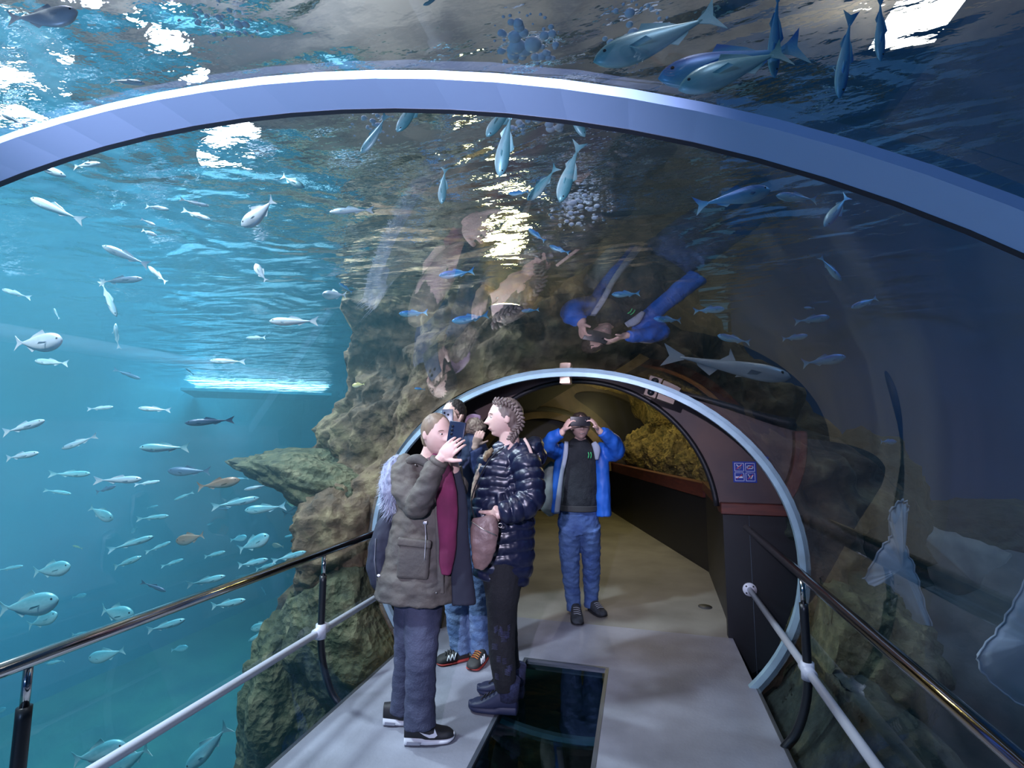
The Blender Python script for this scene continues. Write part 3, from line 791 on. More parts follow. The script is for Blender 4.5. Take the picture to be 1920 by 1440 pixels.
def fish_meshes(kind, bend):
    key = (kind, bend)
    if key in FISH_MESH: return FISH_MESH[key]
    h, w, ts, dh = SHAPES[kind]
    def cx(t): return 0.5 - t * 0.86
    def off(x): return bend * (0.5 - x) ** 2 * 0.35
    def prof(t):
        if kind == 'bream': return max(0.0, math.sin(math.pi * t ** 0.74)) ** 0.9 * (1.05 - 0.35 * t) + 0.06 * t
        if kind == 'shark': return max(0.0, math.sin(math.pi * t ** 0.62)) ** 0.95 * (1 - 0.55 * t) + 0.10 * t
        return max(0.0, math.sin(math.pi * t ** 0.70)) ** 1.0 * (1.05 - 0.45 * t) + 0.07 * t
    bm = bmesh.new()
    nseg, nr = 22, 14
    rings = []
    for i in range(nseg + 1):
        t = i / nseg
        p = max(prof(t), 0.012)
        x = cx(t)
        zc = -0.06 * h * math.sin(math.pi * t)
        rings.append([bm.verts.new((x, off(x) + w / 2 * p * math.sin(2 * math.pi * k / nr) * (1 - 0.25 * t), zc + h / 2 * p * math.cos(2 * math.pi * k / nr))) for k in range(nr)])
    for i in range(nseg):
        for k in range(nr): bm.faces.new((rings[i][k], rings[i][(k + 1) % nr], rings[i + 1][(k + 1) % nr], rings[i + 1][k]))
    bm.faces.new(rings[0]); bm.faces.new(rings[-1][::-1])
    bmesh.ops.recalc_face_normals(bm, faces=bm.faces[:])
    body = bpy.data.meshes.new('fish_body'); bm.to_mesh(body); bm.free(); body.shade_smooth()
    def fin(poly, th=0.006, yoff=0.0):
        bm = bmesh.new()
        a = [bm.verts.new((x, off(x) + th / 2 + yoff, z)) for x, z in poly]; b = [bm.verts.new((x, off(x) - th / 2 + yoff, z)) for x, z in poly]
        bm.faces.new(a); bm.faces.new(b[::-1])
        for i in range(len(poly)): bm.faces.new((a[i], a[(i + 1) % len(poly)], b[(i + 1) % len(poly)], b[i]))
        bmesh.ops.recalc_face_normals(bm, faces=bm.faces[:])
        me = bpy.data.meshes.new('fish_fin'); bm.to_mesh(me); bm.free(); return me
    top = lambda x: h / 2 * prof((0.5 - x) / 0.86) - 0.06 * h * math.sin(math.pi * (0.5 - x) / 0.86)
    bot = lambda x: -h / 2 * prof((0.5 - x) / 0.86) - 0.06 * h * math.sin(math.pi * (0.5 - x) / 0.86)
    tail = fin([(-0.33, 0.018), (-0.40, 0.05), (-0.50, ts), (-0.445, 0.0), (-0.50, -ts), (-0.40, -0.05), (-0.33, -0.018)])
    dx0, dx1 = (0.12, -0.2) if kind != 'shark' else (0.06, -0.08)
    dors = fin([(dx0, top(dx0) - 0.01), (dx0 - 0.06, top(dx0 - 0.06) + dh), (dx1 + 0.08, top(dx1 + .08) + dh * 0.45), (dx1, top(dx1) - 0.01)])
    anal = fin([(-0.06, bot(-0.06) + 0.01), (-0.12, bot(-0.12) - dh * 0.7), (-0.22, bot(-0.22) - dh * .2), (-0.24, bot(-0.24) + 0.01)])
    ex = 0.405
    ey = w / 2 * prof((0.5 - ex) / .86) * 0.82
    eye = []
    for s in (1, -1):
        bm = bmesh.new(); ball(bm, (ex, s * ey + off(ex), 0.02 * (h / .2)), (0.014, 0.008, 0.014) if kind != 'bream' else (0.02, 0.01, 0.02), nu=8, nv=6)
        eye.append(bpy.data.meshes.new('fish_eye')); bm.to_mesh(eye[-1]); bm.free()
    pec = []
    for s in (1, -1):
        bm = bmesh.new()
        y0 = s * w / 2 * prof(0.3) * 0.95
        v = [bm.verts.new(q) for q in ((0.24, y0, -0.02), (0.20, y0, -0.05), (0.10, y0 + s * 0.05, -0.07), (0.13, y0 + s * 0.05, -0.03))]
        bm.faces.new(v)
        pec.append(bpy.data.meshes.new('fish_pectoral')); bm.to_mesh(pec[-1]); bm.free()
    FISH_MESH[key] = (body, tail, dors, anal, eye[0], eye[1], pec[0], pec[1])
    return FISH_MESH[key]
_fm = {}
def with_mat(me, m):
    k = (me.name, m.name)
    if k not in _fm:
        c = me.copy(); c.materials.clear(); c.materials.append(m); _fm[k] = c
    return _fm[k]
def tube_exit(d):
    a = (d.x / TRX) ** 2 + (d.z / TRZ) ** 2
    ox, oz = -TX / TRX, (HCAM - TZ) / TRZ
    b = 2 * (d.x / TRX * ox + d.z / TRZ * oz); c = ox * ox + oz * oz - 1
    return (-b + math.sqrt(b * b - 4 * a * c)) / (2 * a)
random.seed(5)
REAL = {'slim': 0.26, 'jack': 0.32, 'bream': 0.27, 'shark': 0.95}
def fish(nose, tail, kind='slim', col='silver', label=None, group=None, size=None, name='silver_fish'):
    """nose and tail in photo pixels; the distance follows from the usual size of the kind, in the water between tube and wall"""
    c = ((nose[0] + tail[0]) / 2, (nose[1] + tail[1]) / 2)
    px = max(math.hypot(nose[0] - tail[0], nose[1] - tail[1]), 8)
    d = ray(*c)
    t0 = max(tube_exit(d), tube_exit(ray(*nose)), tube_exit(ray(*tail)))
    lim = []
    dn = [ray(*nose), ray(*tail), d]
    for q in dn:
        if q.z > 0.02: lim.append((SURF - 0.10 - HCAM) / q.z)
    if d.x < 0: lim.append((XL + 0.6) / d.x)
    else: lim.append((XR - 0.6) / d.x)
    if d.z < -0.02: lim.append((ZF + 0.35 - HCAM) / d.z)
    if d.x / d.y > -0.70 or c[1] < 300: lim.append(3.22 / d.y)
    else: lim.append(12.5 / d.y)
    t1 = min(lim)
    L_ = size or REAL[kind]
    L_ *= random.uniform(0.9, 1.12)
    dep = d.dot(FW)
    t = L_ * FPX / px / dep * (d.dot(FW) ** 0)
    t = min(max(t, t0 + 0.12 + 0.05 * random.random()), t1)
    if t < t0 + 0.10: t = min(t0 + 0.10, t1)
    depth = t * d.dot(FW)
    def at(p):
        q = ray(*p); return EYE + q * (depth / q.dot(FW))
    a, b = at(nose), at(tail)
    mid, vec = (a + b) / 2, (a - b)
    ln = vec.length
    x = vec.normalized()
    x = (x + d * random.uniform(-0.22, 0.22)).normalized()
    zz = Vector((0, 0, 1)) if abs(x.z) < 0.75 else (UP if abs(x.dot(UP)) < 0.75 else RT)
    y = zz.cross(x).normalized(); z = x.cross(y)
    M = Matrix((x, y, z)).transposed().to_4x4()
    M = Matrix.Translation(mid) @ M @ Matrix.Diagonal((ln, ln, ln, 1))
    ms = fish_meshes(kind, random.choice((-0.5, 0.0, 0.5)))
    m = FM[col]
    o = bpy.data.objects.new(name, with_mat(ms[0], m)); COL.objects.link(o)
    o.matrix_world = M
    if group:                                    # say which: size, heading, level in the water
        sz = 'small ' if px < 32 else 'large ' if px > 75 else 'medium sized '
        vn = vec.normalized()
        hd = 'diving nose down' if vn.z < -0.5 else 'rising nose up' if vn.z > 0.5 else 'heading towards the reef side' if vec.dot(RT) > 0 else 'heading away from the reef'
        if 'over the tunnel' in label or 'right tank' in label: hd = hd.replace('heading towards the reef side', 'heading for the right tank').replace('heading away from the reef', 'heading for the left tank')
        lv = 'close under the surface' if mid.z > 2.25 else 'at head height' if mid.z > 1.3 else 'at railing height' if mid.z > 0.5 else 'below walkway level'
        label = sz + label + ', ' + hd + ', ' + lv
    tag(o, label, 'fish', group)
    parts = [('tail_fin', 1, m), ('dorsal_fin', 2, m)]
    if px > 34: parts += [('anal_fin', 3, m), ('eye', 4, M_eye), ('eye', 5, M_eye), ('pectoral_fin', 6, m), ('pectoral_fin', 7, m)]
    for nm, i, mm in parts:
        k = bpy.data.objects.new(nm, with_mat(ms[i], mm)); COL.objects.link(k); k.parent = o
    return o
GL = 'silver shoal in the bright water left of the tunnel'
L1 = 'silver fish in left tank'
for a, b in (((270,157),(200,143)),((0,213),(43,232)),((290,242),(247,233)),((190,267),(160,263)),((127,333),(40,295)),((193,307),(123,307)),((50,368),(147,410)),
             ((615,398),(697,387)),((317,393),(267,383)),((390,386),(343,377)),((397,413),(340,393)),((293,423),(263,410)),((297,443),(257,427)),((193,461),(278,497)),((278,499),(318,533)),
             ((264,523),(181,525)),((219,594),(189,525)),((217,606),(217,656)),((0,541),(52,557)),((60,676),(133,682)),((395,676),(459,678)),((211,763),(165,767)),
             ((262,765),(318,769)),((89,787),(0,813)),((117,841),(181,817)),((72,849),(0,860)),((270,898),(185,900)),((298,902),(258,908)),((501,602),(600,602)),((459,633),(506,634)),
             ((101,577),(108,598)),((439,898),(466,897)),((459,918),(503,909))):
    fish(a, b, 'slim', 'silver', L1, GL)
GT = 'teal tinted fish swimming low in the left tank'
L2 = 'turquoise fish in left tank'
for a, b in (((284,1007),(214,1028)),((266,1043),(203,1067)),((44,1061),(0,1068)),((320,1016),(278,1034)),((318,967),(262,972)),((297,948),(272,953)),((345,1162),(269,1187)),
             ((463,1124),(384,1142)),((423,1034),(377,1046)),((345,1048),(306,1061)),((423,1080),(350,1097)),((505,1048),(436,1064)),((519,1056),(473,1070)),((575,1034),(514,1050)),
             ((483,934),(400,950)),((328,937),(362,923)),((533,1007),(558,1001)),((551,995),(584,983)),((490,1100),(500,1114)),((461,1078),(444,1081)),((465,1203),(507,1178)),
             ((133,926),(89,918)),((173,888),(100,888)),((170,1186),(127,1193)),((87,1245),(127,1235)),((258,839),(358,839))):
    fish(a, b, 'slim', 'teal', L2, GT, name='turquoise_fish')
GB = 'silver bream in the left tank'
L3 = 'pale bream in left tank'
for a, b in (((121,638),(24,644)),((146,22),(35,50)),((453,423),(520,380)),((478,493),(497,526)),((603,552),(650,553)),((134,1061),(61,1073)),((109,1125),(0,1142)),((109,1150),(51,1174)),
             ((255,1152),(174,1148)),((166,1235),(226,1223)),((352,1213),(321,1219)),((237,1398),(137,1425)),((464,1006),(434,1012)),((505,1004),(447,1031)),((580,950),(531,964)),
             ((214,975),(166,950)),((471,1180),(509,1166)),((513,1290),(535,1288)),((556,1282),(570,1280)),((161,1115),(139,1119)),((245,1000),(259,987)),((388,984),(400,980)),((10,1328),(-12,1336))):
    fish(a, b, 'bream', 'pale' if a[1] < 700 else 'teal', L3, GB, name='bream')
fish((459,957), (531,950), 'jack', 'teal', 'greenish fish swimming beneath the snout shaped rock', name='green_fish')
fish((318,883), (391,883), 'jack', 'dark', 'dark blue fish with a black tail spot facing left', name='dark_fish')
fish((447,900), (367,914), 'jack', 'brown', 'brown fish with a forked tail under the dark blue fish', name='brown_fish')
fish((330,1015), (382,1003), 'bream', 'brown', 'rounded orange brown fish above the steel handrail', name='brown_bream')
fish((509,1021), (533,1025), 'bream', 'brown', 'small brown fish beside the reef rock', name='brown_bream')
fish((486,887), (525,883), 'jack', 'pale', 'pinkish silver fish just above the snout shaped rock', name='silver_fish')
fish((556,950), (537,942), 'bream', 'yellow', 'small yellow fish under the snout shaped rock', name='yellow_fish')
fish((136,1023), (158,1028), 'slim', 'yellow', 'small yellowish fish in the left tank', name='yellow_fish')
fish((660,723), (684,720), 'bream', 'yellow', 'small yellow and blue fish in front of the reef rock', name='yellow_fish')
for a, b in (((431,954),(403,954)),((313,1110),(269,1088)),((220,910),(177,924)),((262,710),(219,694)),((350,793),(431,787)),((348,690),(362,702))):
    fish(a, b, 'slim', 'dark', 'dark fish in left tank', 'dark fish in the left tank', name='dark_fish')
fish((352,1440), (436,1352), 'jack', 'teal', 'large turquoise fish diving below the white rail', size=0.42, name='turquoise_fish')
fish((200,1450), (300,1388), 'jack', 'teal', 'large blurred green fish at the bottom of the left tank', size=0.5, name='green_fish')
GO = 'blue fish above the tunnel crown'
L4 = 'blue fish over the tunnel'
for a, b in (((677,287),(732,222)),((742,250),(807,172)),((912,257),(973,180)),((937,330),(960,213)),((988,377),(1045,318)),((1048,383),(1087,273)),((1097,257),(1060,190)),
             ((828,383),(835,313)),((1133,220),(1200,213)),((953,363),(993,362)),((990,428),(1023,453)),((1030,460),(1067,477)),((793,10),(823,-4)),((573,353),(520,323)),
             ((822,517),(890,508)),((748,588),(803,588)),((847,602),(917,593)),((1147,552),(1200,550)),((977,583),(1010,582)),((777,728),(797,730)),((636,531),(660,548))):
    fish(a, b, 'jack', 'blue' if b[1] > 340 else 'teal', L4, GO, size=0.22, name='blue_fish')
fish((1111,117), (1352,24), 'jack', 'teal', 'large grey blue mackerel with open gill over the joint band', size=0.36, name='mackerel')
fish((1232,148), (1512,84), 'jack', 'blue', 'large bright blue fish behind the pale bellied fish at the band', size=0.38, name='mackerel')
fish((1275,168), (1490,66), 'jack', 'teal', 'large pale bellied fish overlapping the joint band', size=0.32, name='mackerel')
for a, b in (((1452,141),(1448,-5)),((1574,180),(1596,26)),((1651,111),(1651,-8))):
    fish(a, b, 'slim', 'blue', 'blue fish above the joint band', 'downward pointing blue fish above the band', size=0.3, name='blue_fish')
GR = 'blue fish in the dark water right of the tunnel'
L5 = 'blue fish in right tank'
for a, b in (((1452,355),(1309,376)),((1457,367),(1536,369)),((1544,427),(1602,357)),((1792,402),(1736,393)),((1577,526),(1537,481)),((1597,577),(1650,556)),((1558,594),(1494,601)),
             ((1513,629),(1464,637)),((1586,669),(1504,682)),((1346,629),(1406,642)),((1361,579),(1303,581)),((1226,597),(1279,599)),((1684,828),(1642,828)),((1507,577),(1530,577))):
    fish(a, b, 'jack', 'blue', L5, GR, size=0.24, name='blue_fish')
fish((1482,708), (1255,658), 'shark', 'pale', 'long pale grey sturgeon like fish above the far ring', size=0.85, name='sturgeon')

# rays resting against the acrylic on the right
M_ray = mat('ray_belly', (0.78, 0.82, 0.90), (0.58, 0.63, 0.74), 4, rough=0.6)
M_rim = mat('ray_rim', (0.62, 0.68, 0.80), rough=0.5)
M_rayb = mat('ray_back', (0.06, 0.08, 0.10), rough=0.6)
def ray_fish(outline, depth, label, tailpts, thick=0.05, m=None, edge=True):
    P = [at_depth(x, y, depth) for x, y in outline]
    c = sum(P, Vector()) / len(P)
    r = empty('ray', c); tag(r, label, 'ray')
    bm = bmesh.new()
    f0 = [bm.verts.new(p) for p in P]
    n = len(P); rows = [f0]
    for k, (s, t) in enumerate(((0.72, 0.35), (0.4, 0.75), (0.0, 1.0))):
        if s == 0: rows.append([bm.verts.new(c - FWH * thick * t)] * n)
        else: rows.append([bm.verts.new(c + (p - c) * s - FWH * thick * t) for p in P])
    for a, b in zip(rows, rows[1:]):
        for i in range(n):
            k = (i + 1) % n
            if b[i] is b[k]: bm.faces.new((a[i], a[k], b[i]))
            else: bm.faces.new((a[i], a[k], b[k], b[i]))
    back = bm.verts.new(c + FWH * thick * 0.8)
    for i in range(n): bm.faces.new((f0[(i + 1) % n], f0[i], back))
    keep(obj('body', bm, m or M_ray), r)
    if edge: bm = bmesh.new(); tube(bm, [p - FWH * 0.003 for p in P + P[:1]], 0.0055, 6, cap=False); keep(obj('fin_edge', bm, M_rim), r)
    if tailpts:
        bm = bmesh.new(); T = smoothpts([at_depth(x, y, depth + 0.05) for x, y in tailpts], 5)
        tube(bm, T, [0.03 * (1 - 0.85 * i / (len(T) - 1)) for i in range(len(T))], 8); keep(obj('tail', bm, M_ray), r)
    return r
def wavy(pts, n=7, amp=2.2):
    out = []
    S = smoothpts([Vector((x, y, 0)) for x, y in pts + pts[:1]], n)[:-1]
    for i, p in enumerate(S): out.append((p.x + amp * math.sin(i * 1.9), p.y + amp * math.cos(i * 2.3)))
    return out
ray_fish(wavy([(1690, 936), (1702, 950), (1690, 1000), (1712, 1060), (1732, 1130), (1752, 1210), (1700, 1190), (1650, 1150), (1604, 1118), (1622, 1080), (1650, 1030), (1672, 1000), (1667, 962)]), 3.15,
         'pale bellied ray with rippled edge upright against the acrylic', [(1735, 1170), (1765, 1260), (1790, 1330)])
ray_fish(wavy([(1935, 1060), (1990, 1100), (2010, 1250), (1950, 1330), (1870, 1290), (1832, 1235), (1870, 1180), (1905, 1120)]), 2.75,
         'second pale ray with curved wing edge near the end of the right handrail', None)
ray_fish(wavy([(1700, 975), (1790, 1000), (1890, 1035), (1900, 1060), (1878, 1130), (1850, 1230), (1800, 1215), (1770, 1150), (1740, 1070)]), 3.3,
         'broad sandy coloured ray lying behind the upright pale ray', [(1780, 1200), (1800, 1290), (1830, 1340)], 0.09, mat('ray_sandy', (0.50, 0.46, 0.40), (0.25, 0.24, 0.23), 5, rough=0.8), False)

# bubbles gathered at the surface
M_bub = mat('bubble_foam', (0.70, 0.80, 1.0), (0.88, 0.93, 1.0), 9, rough=0.2)
def bubbles(cx, cy, rx, ry, n, label, r0=0.006, r1=0.03):
    bm = bmesh.new()
    for i in range(n):
        a, q = random.random() * 6.28, math.sqrt(random.random())
        p = on_z(cx + rx * q * math.cos(a), cy + ry * q * math.sin(a), SURF - 0.02)
        r = random.uniform(r0, r1) * (1.2 - q)
        ball(bm, p, (r, r, r * 0.55), nu=10, nv=7)
    o = obj('bubbles', bm, M_bub); tag(o, label, 'bubbles', kind='stuff'); return o
bubbles(985, 80, 75, 60, 60, 'cluster of blue bubbles at the water surface above the band')
bubbles(1190, 60, 70, 60, 45, 'blue bubbles trailing by the large mackerel')
bubbles(1010, 225, 70, 45, 50, 'blue bubbles between fish under the band')
bubbles(700, 225, 60, 55, 55, 'small white bubbles near two fish at the crown', 0.004, 0.014)
bubbles(1080, 395, 75, 45, 80, 'wide patch of blue foam over the far tunnel')
bubbles(420, 40, 90, 45, 40, 'white glinting bubbles at the top of the bright water', 0.005, 0.016)

# lamps seen in the water, and hidden ones added for glints
M_glow = mat('lamp_glow_white', (0.9, 0.95, 1), emit=(0.92, 0.97, 1.0), estr=12)
M_glow2 = mat('lamp_glow_warm', (1, 0.85, 0.5), emit=(1.0, 0.78, 0.35), estr=26)
def pool_light(c, nrm, rx, ry, m, label, up=Vector((0, 0, 1))):
    c = Vector(c); nrm = Vector(nrm).normalized()
    r = empty('lens_lamp', c); tag(r, label, 'lamp')
    bm = bmesh.new(); tube(bm, [c - nrm * 0.05, c - nrm * 0.012, c], [(rx * .7, ry * .7), (rx * 1.06, ry * 1.06), (rx * 1.04, ry * 1.04)], 24, ref=up); keep(obj('housing', bm, M_post), r)
    bm = bmesh.new(); tube(bm, [c + nrm * 0.001, c + nrm * 0.012], [(rx, ry), (rx * .8, ry * .8)], 24, ref=up); keep(obj('glowing_lens', bm, m), r)
    return r
def lamp_over(x, y, up, rx, ry, m, label):
    p = on_z(x, y, SURF); d = ray(x, y)
    q = p + d * (up / d.z)
    return pool_light(q, -d + Vector((0, 0, -0.6)), rx, ry, m, label, up=RT)
lamp_over(425, 295, 0.35, 0.15, 0.12, M_glow, 'glaring white lamp hung over the bright left water near the band')
lamp_over(8, 180, 0.35, 0.19, 0.15, M_glow, 'white lamp hung over the water left of the joint band')
pool_light((-0.95, 3.42, 2.52), (0, -0.15, 1), 0.20, 0.12, M_glow2, 'added warm lamp hidden on the reef, making glints on the ripples')  # added source, faces up so only its glints show
# added glowing trough under the far surface, there only to throw glints
c = Vector((-9.3, 10.6, 2.62)); dv = Vector((c.x, c.y, 0)).normalized(); sd = Vector((dv.y, -dv.x, 0))
M = Matrix((sd, dv, Vector((0, 0, 1)))).transposed().to_4x4(); M.translation = c
r = empty('glint_trough', c); tag(r, 'added glowing trough making glints just under the far water surface', 'lamp')
bm = bmesh.new(); box(bm, (-1.9, -1.15, -0.04), (1.3, 1.15, 0.02), M); keep(obj('housing', bm, M_blue, smooth=False), r)
bm = bmesh.new(); box(bm, (-1.85, -1.1, 0.012), (1.25, 1.1, 0.0205), M); keep(obj('glowing_lens', bm, mat('trough_glow', (0.8, 0.95, 1), emit=(0.75, 0.95, 1.0), estr=4.5), smooth=False), r)
bm = bmesh.new(); box(bm, (2.1, 4.2, 5.0), (2.6, 4.7, 5.04)); o = obj('ceiling_lamp_panel', bm, mat('panel_glow', (1, 1, 1), emit=(1.0, 0.93, 0.8), estr=12), smooth=False); tag(o, 'bright lamp panel under the hall ceiling over the right tank', 'lamp')
# ------------------------------------------------------------------ people
PENDING = []
def sculpt(name, bm, m, parent, voxel=0.008, smooth=2, disp=None):
    """close a heap of overlapping shapes into one continuous surface (done for all at the end)"""
    o = obj(name, bm, m)
    keep(o, parent) if parent.type == 'EMPTY' else setattr(o, 'parent', parent)
    md = o.modifiers.new('remesh', 'REMESH'); md.mode = 'VOXEL'; md.voxel_size = voxel
    if smooth:
        sm = o.modifiers.new('smooth', 'SMOOTH'); sm.iterations = smooth; sm.factor = 0.5
    PENDING.append((o, disp))
    return o
def finish_people():
    bpy.context.view_layer.update()
    dg = bpy.context.evaluated_depsgraph_get()
    new = [bpy.data.meshes.new_from_object(o.evaluated_get(dg)) for o, _ in PENDING]
    for (o, disp), me in zip(PENDING, new):
        o.modifiers.clear()
        if disp:
            ns = [v.normal.copy() for v in me.vertices]
            for v, n in zip(me.vertices, ns): v.co += n * disp(v.co, n)
        o.data = me
        me.shade_smooth()
def folds(amp, sc, sz=None, seed=0.0):
    def f(p, n):
        q = Vector((p.x * sc + seed, p.y * sc, p.z * (sz or sc)))
        return amp * noise.noise(q) + amp * 0.5 * noise.noise(q * 2.1)
    return f
def seg_param(p, line):
    best = (1e9, 0)
    acc = 0.0
    for a, b in zip(line, line[1:]):
        d = b - a; L_ = d.length
        t = max(0, min(1, (p - a).dot(d) / (L_ * L_)))
        q = (p - (a + d * t)).length
        if q < best[0]: best = (q, acc + t * L_)
        acc += L_
    return best
def quilt(lines, pitch, amp, wob=0.012):
    def f(p, n):
        best = min((seg_param(p, l) for l in lines), key=lambda q: q[0])
        s = best[1] + wob * noise.noise(p * 9)
        return amp * (abs(math.sin(math.pi * s / pitch)) ** 0.55 - 0.6) + 0.003 * noise.noise(p * 45)
    return f
class Fig:
    def __init__(self, d0): self.d0 = d0
    def P(self, x, y, off=0.0): return at_depth(x, y, self.d0 + off)
    def mpp(self, off=0.0): return (self.d0 + off) / FPX * 1.0
    def limb(self, bm, pts, ratio=1.0, n=20, sub=5):
        """pts: (px, py, depth offset, half width px)"""
        S = smoothpts([self.P(x, y, o) for x, y, o, w in pts], sub)
        W = smoothpts([Vector((w, self.mpp(o), 0)) for x, y, o, w in pts], sub)
        tube(bm, S, [(w.x * w.y * ratio, w.x * w.y) for w in W], n, ref=FWH)
        return S
    def blob(self, bm, x, y, off, rx, ry, rz, nu=20, nv=14):
        """ellipsoid: rx, ry in pixels across and up, rz metres in depth"""
        k = self.mpp(off)
        R = Matrix((RT, FWH, Vector((0, 0, 1)))).transposed()
        ball(bm, self.P(x, y, off), (rx * k, rz, ry * k), R, nu, nv)
def frame(fwd, up=Vector((0, 0, 1))):
    y = Vector(fwd).normalized(); x = y.cross(up).normalized(); z = x.cross(y)
    return Matrix((x, y, z)).transposed()
def head_shape(bm, c, R, h):
    nu, nv = 72, 56
    V = []
    g = lambda a, s: math.exp(-(a / s) ** 2)
    for j in range(nv + 1):
        th = math.pi * j / nv
        row = []
        for i in range(nu):
            ph = 2 * math.pi * i / nu
            nx, ny, nz = math.sin(th) * math.cos(ph), math.sin(th) * math.sin(ph), math.cos(th)
            x, y, z = 0.335 * nx, 0.41 * ny, 0.5 * nz
            low = max(0.0, -z / 0.5)
            x *= 1 - 0.30 * low ** 1.4
            if y < 0: y *= 1 - 0.42 * low ** 1.1
            else: y *= 1 + 0.36 * low ** 2
            if y > 0.05:
                f = min(1, (y - 0.05) / 0.2)
                nose = 0.0
                if 0.10 > z > -0.17:
                    t = (0.10 - z) / 0.22
                    nose = t ** 1.2 if t < 1 else max(0, 1 - (t - 1) / 0.23)
                y += f * (0.145 * nose * g(x, 0.055 + 0.02 * nose) + 0.022 * g(z - 0.13, 0.05) * g(x, 0.25)
                          - 0.045 * g(abs(x) - 0.135, 0.075) * g(z - 0.045, 0.055)
                          + 0.035 * g(x, 0.10) * (g(z + 0.235, 0.022) + g(z + 0.285, 0.022)) - 0.012 * g(x, 0.1) * g(z + 0.259, 0.012)
                          + 0.045 * g(x, 0.13) * g(z + 0.42, 0.06) - 0.02 * g(x, 0.16) * g(z + 0.345, 0.03))
            row.append(bm.verts.new(Vector(c) + R @ (Vector((x, y, z)) * h)))
        V.append(row)
    for j in range(nv):
        for i in range(nu):
            k = (i + 1) % nu
            bm.faces.new((V[j][i], V[j + 1][i], V[j + 1][k], V[j][k]))
    bmesh.ops.remove_doubles(bm, verts=V[0] + V[-1], dist=1e-5)
    for s in (1, -1):
        ball(bm, Vector(c) + R @ (Vector((s * 0.335, -0.06, -0.02)) * h), (0.035 * h, 0.075 * h, 0.125 * h), R, 14, 10)
def face_bits(parent, c, R, h, brow_m, lip_m, open_eyes=True):
    W = mat('eye_white', (0.75, 0.74, 0.74), rough=0.2); I = mat('iris', (0.03, 0.025, 0.03), rough=0.15)
    for s in (1, -1):
        e = Vector(c) + R @ (Vector((s * 0.135, 0.335, 0.035)) * h)
        bm = bmesh.new(); ball(bm, e, (0.05 * h, 0.028 * h, 0.020 * h), R, 12, 8); w = obj('eye', bm, W); w.parent = parent
        bm = bmesh.new(); ball(bm, e + R @ (Vector((0, 0.022, 0)) * h), (0.026 * h, 0.012 * h, 0.020 * h), R, 10, 8); q = obj('iris', bm, I); q.parent = parent
        bm = bmesh.new(); tube(bm, smoothpts([Vector(c) + R @ (Vector((s * a, b, z)) * h) for a, b, z in ((0.06, 0.385, 0.105), (0.14, 0.365, 0.125), (0.21, 0.31, 0.10))], 3), 0.010 * h, 6)
        q = obj('eyebrow', bm, brow_m); q.parent = parent
    bm = bmesh.new()
    tube(bm, smoothpts([Vector(c) + R @ (Vector((a, b, z)) * h) for a, b, z in ((-0.11, 0.372, -0.257), (0, 0.418, -0.262), (0.11, 0.372, -0.257))], 4), [(0.006 * h, 0.005 * h)] + [(0.016 * h, 0.012 * h)] * 7 + [(0.006 * h, 0.005 * h)], 8)
    q = obj('lips', bm, lip_m); q.parent = parent
def hair_cap(bm, c, R, h, back=0.045, rx=0.372, ry=0.425, rz=0.455, dz=0.095):
    ball(bm, Vector(c) + R @ (Vector((0, -back, dz)) * h), (rx * h, ry * h, rz * h), R, 36, 26)
def hand(bm, wrist, d, n, side, curl=0.6, size=1.0, tcurl=0.4):
    """palm, four jointed fingers and a thumb; d wrist to knuckles, n out of the palm, side +1 or -1 where the thumb leaves"""
    d = Vector(d).normalized(); n = Vector(n); n = (n - d * n.dot(d)).normalized(); y = n.cross(d) * side
    s = size
    k0 = Vector(wrist)
    R = Matrix((d, y, n)).transposed()
    ball(bm, k0 + d * 0.045 * s, (0.056 * s, 0.040 * s, 0.017 * s), R, 16, 12)
    tube(bm, [k0 - d * 0.03 * s, k0 + d * 0.02 * s], [(0.022 * s, 0.027 * s)] * 2, 12, ref=n)
    for i, L_ in enumerate((0.070, 0.078, 0.073, 0.058)):
        b = k0 + d * (0.085 - 0.004 * abs(i - 1)) * s + y * (0.0325 - 0.0215 * i) * s
        pts = [b - d * 0.025 * s, b]; a = curl * 0.45
        for f in (0.45, 0.32, 0.25):
            pts.append(pts[-1] + (d * math.cos(a) + n * math.sin(a)) * L_ * f * s); a += curl
        tube(bm, pts, [0.0088 * s, 0.0088 * s, 0.0080 * s, 0.0073 * s, 0.0058 * s], 10, ref=y)
    b = k0 + d * 0.022 * s + y * 0.026 * s
    q = (d * 0.62 + y * 0.78).normalized()
    pts = [b - q * 0.01 * s, b + q * 0.035 * s]
    q2 = (q * math.cos(tcurl) + (n * 0.6 + d * 0.5).normalized() * math.sin(tcurl)).normalized()
    pts += [pts[-1] + q2 * 0.026 * s, pts[-1] + q2 * 0.048 * s]
    tube(bm, pts, [0.0125 * s, 0.0115 * s, 0.0098 * s, 0.0075 * s], 10, ref=n)
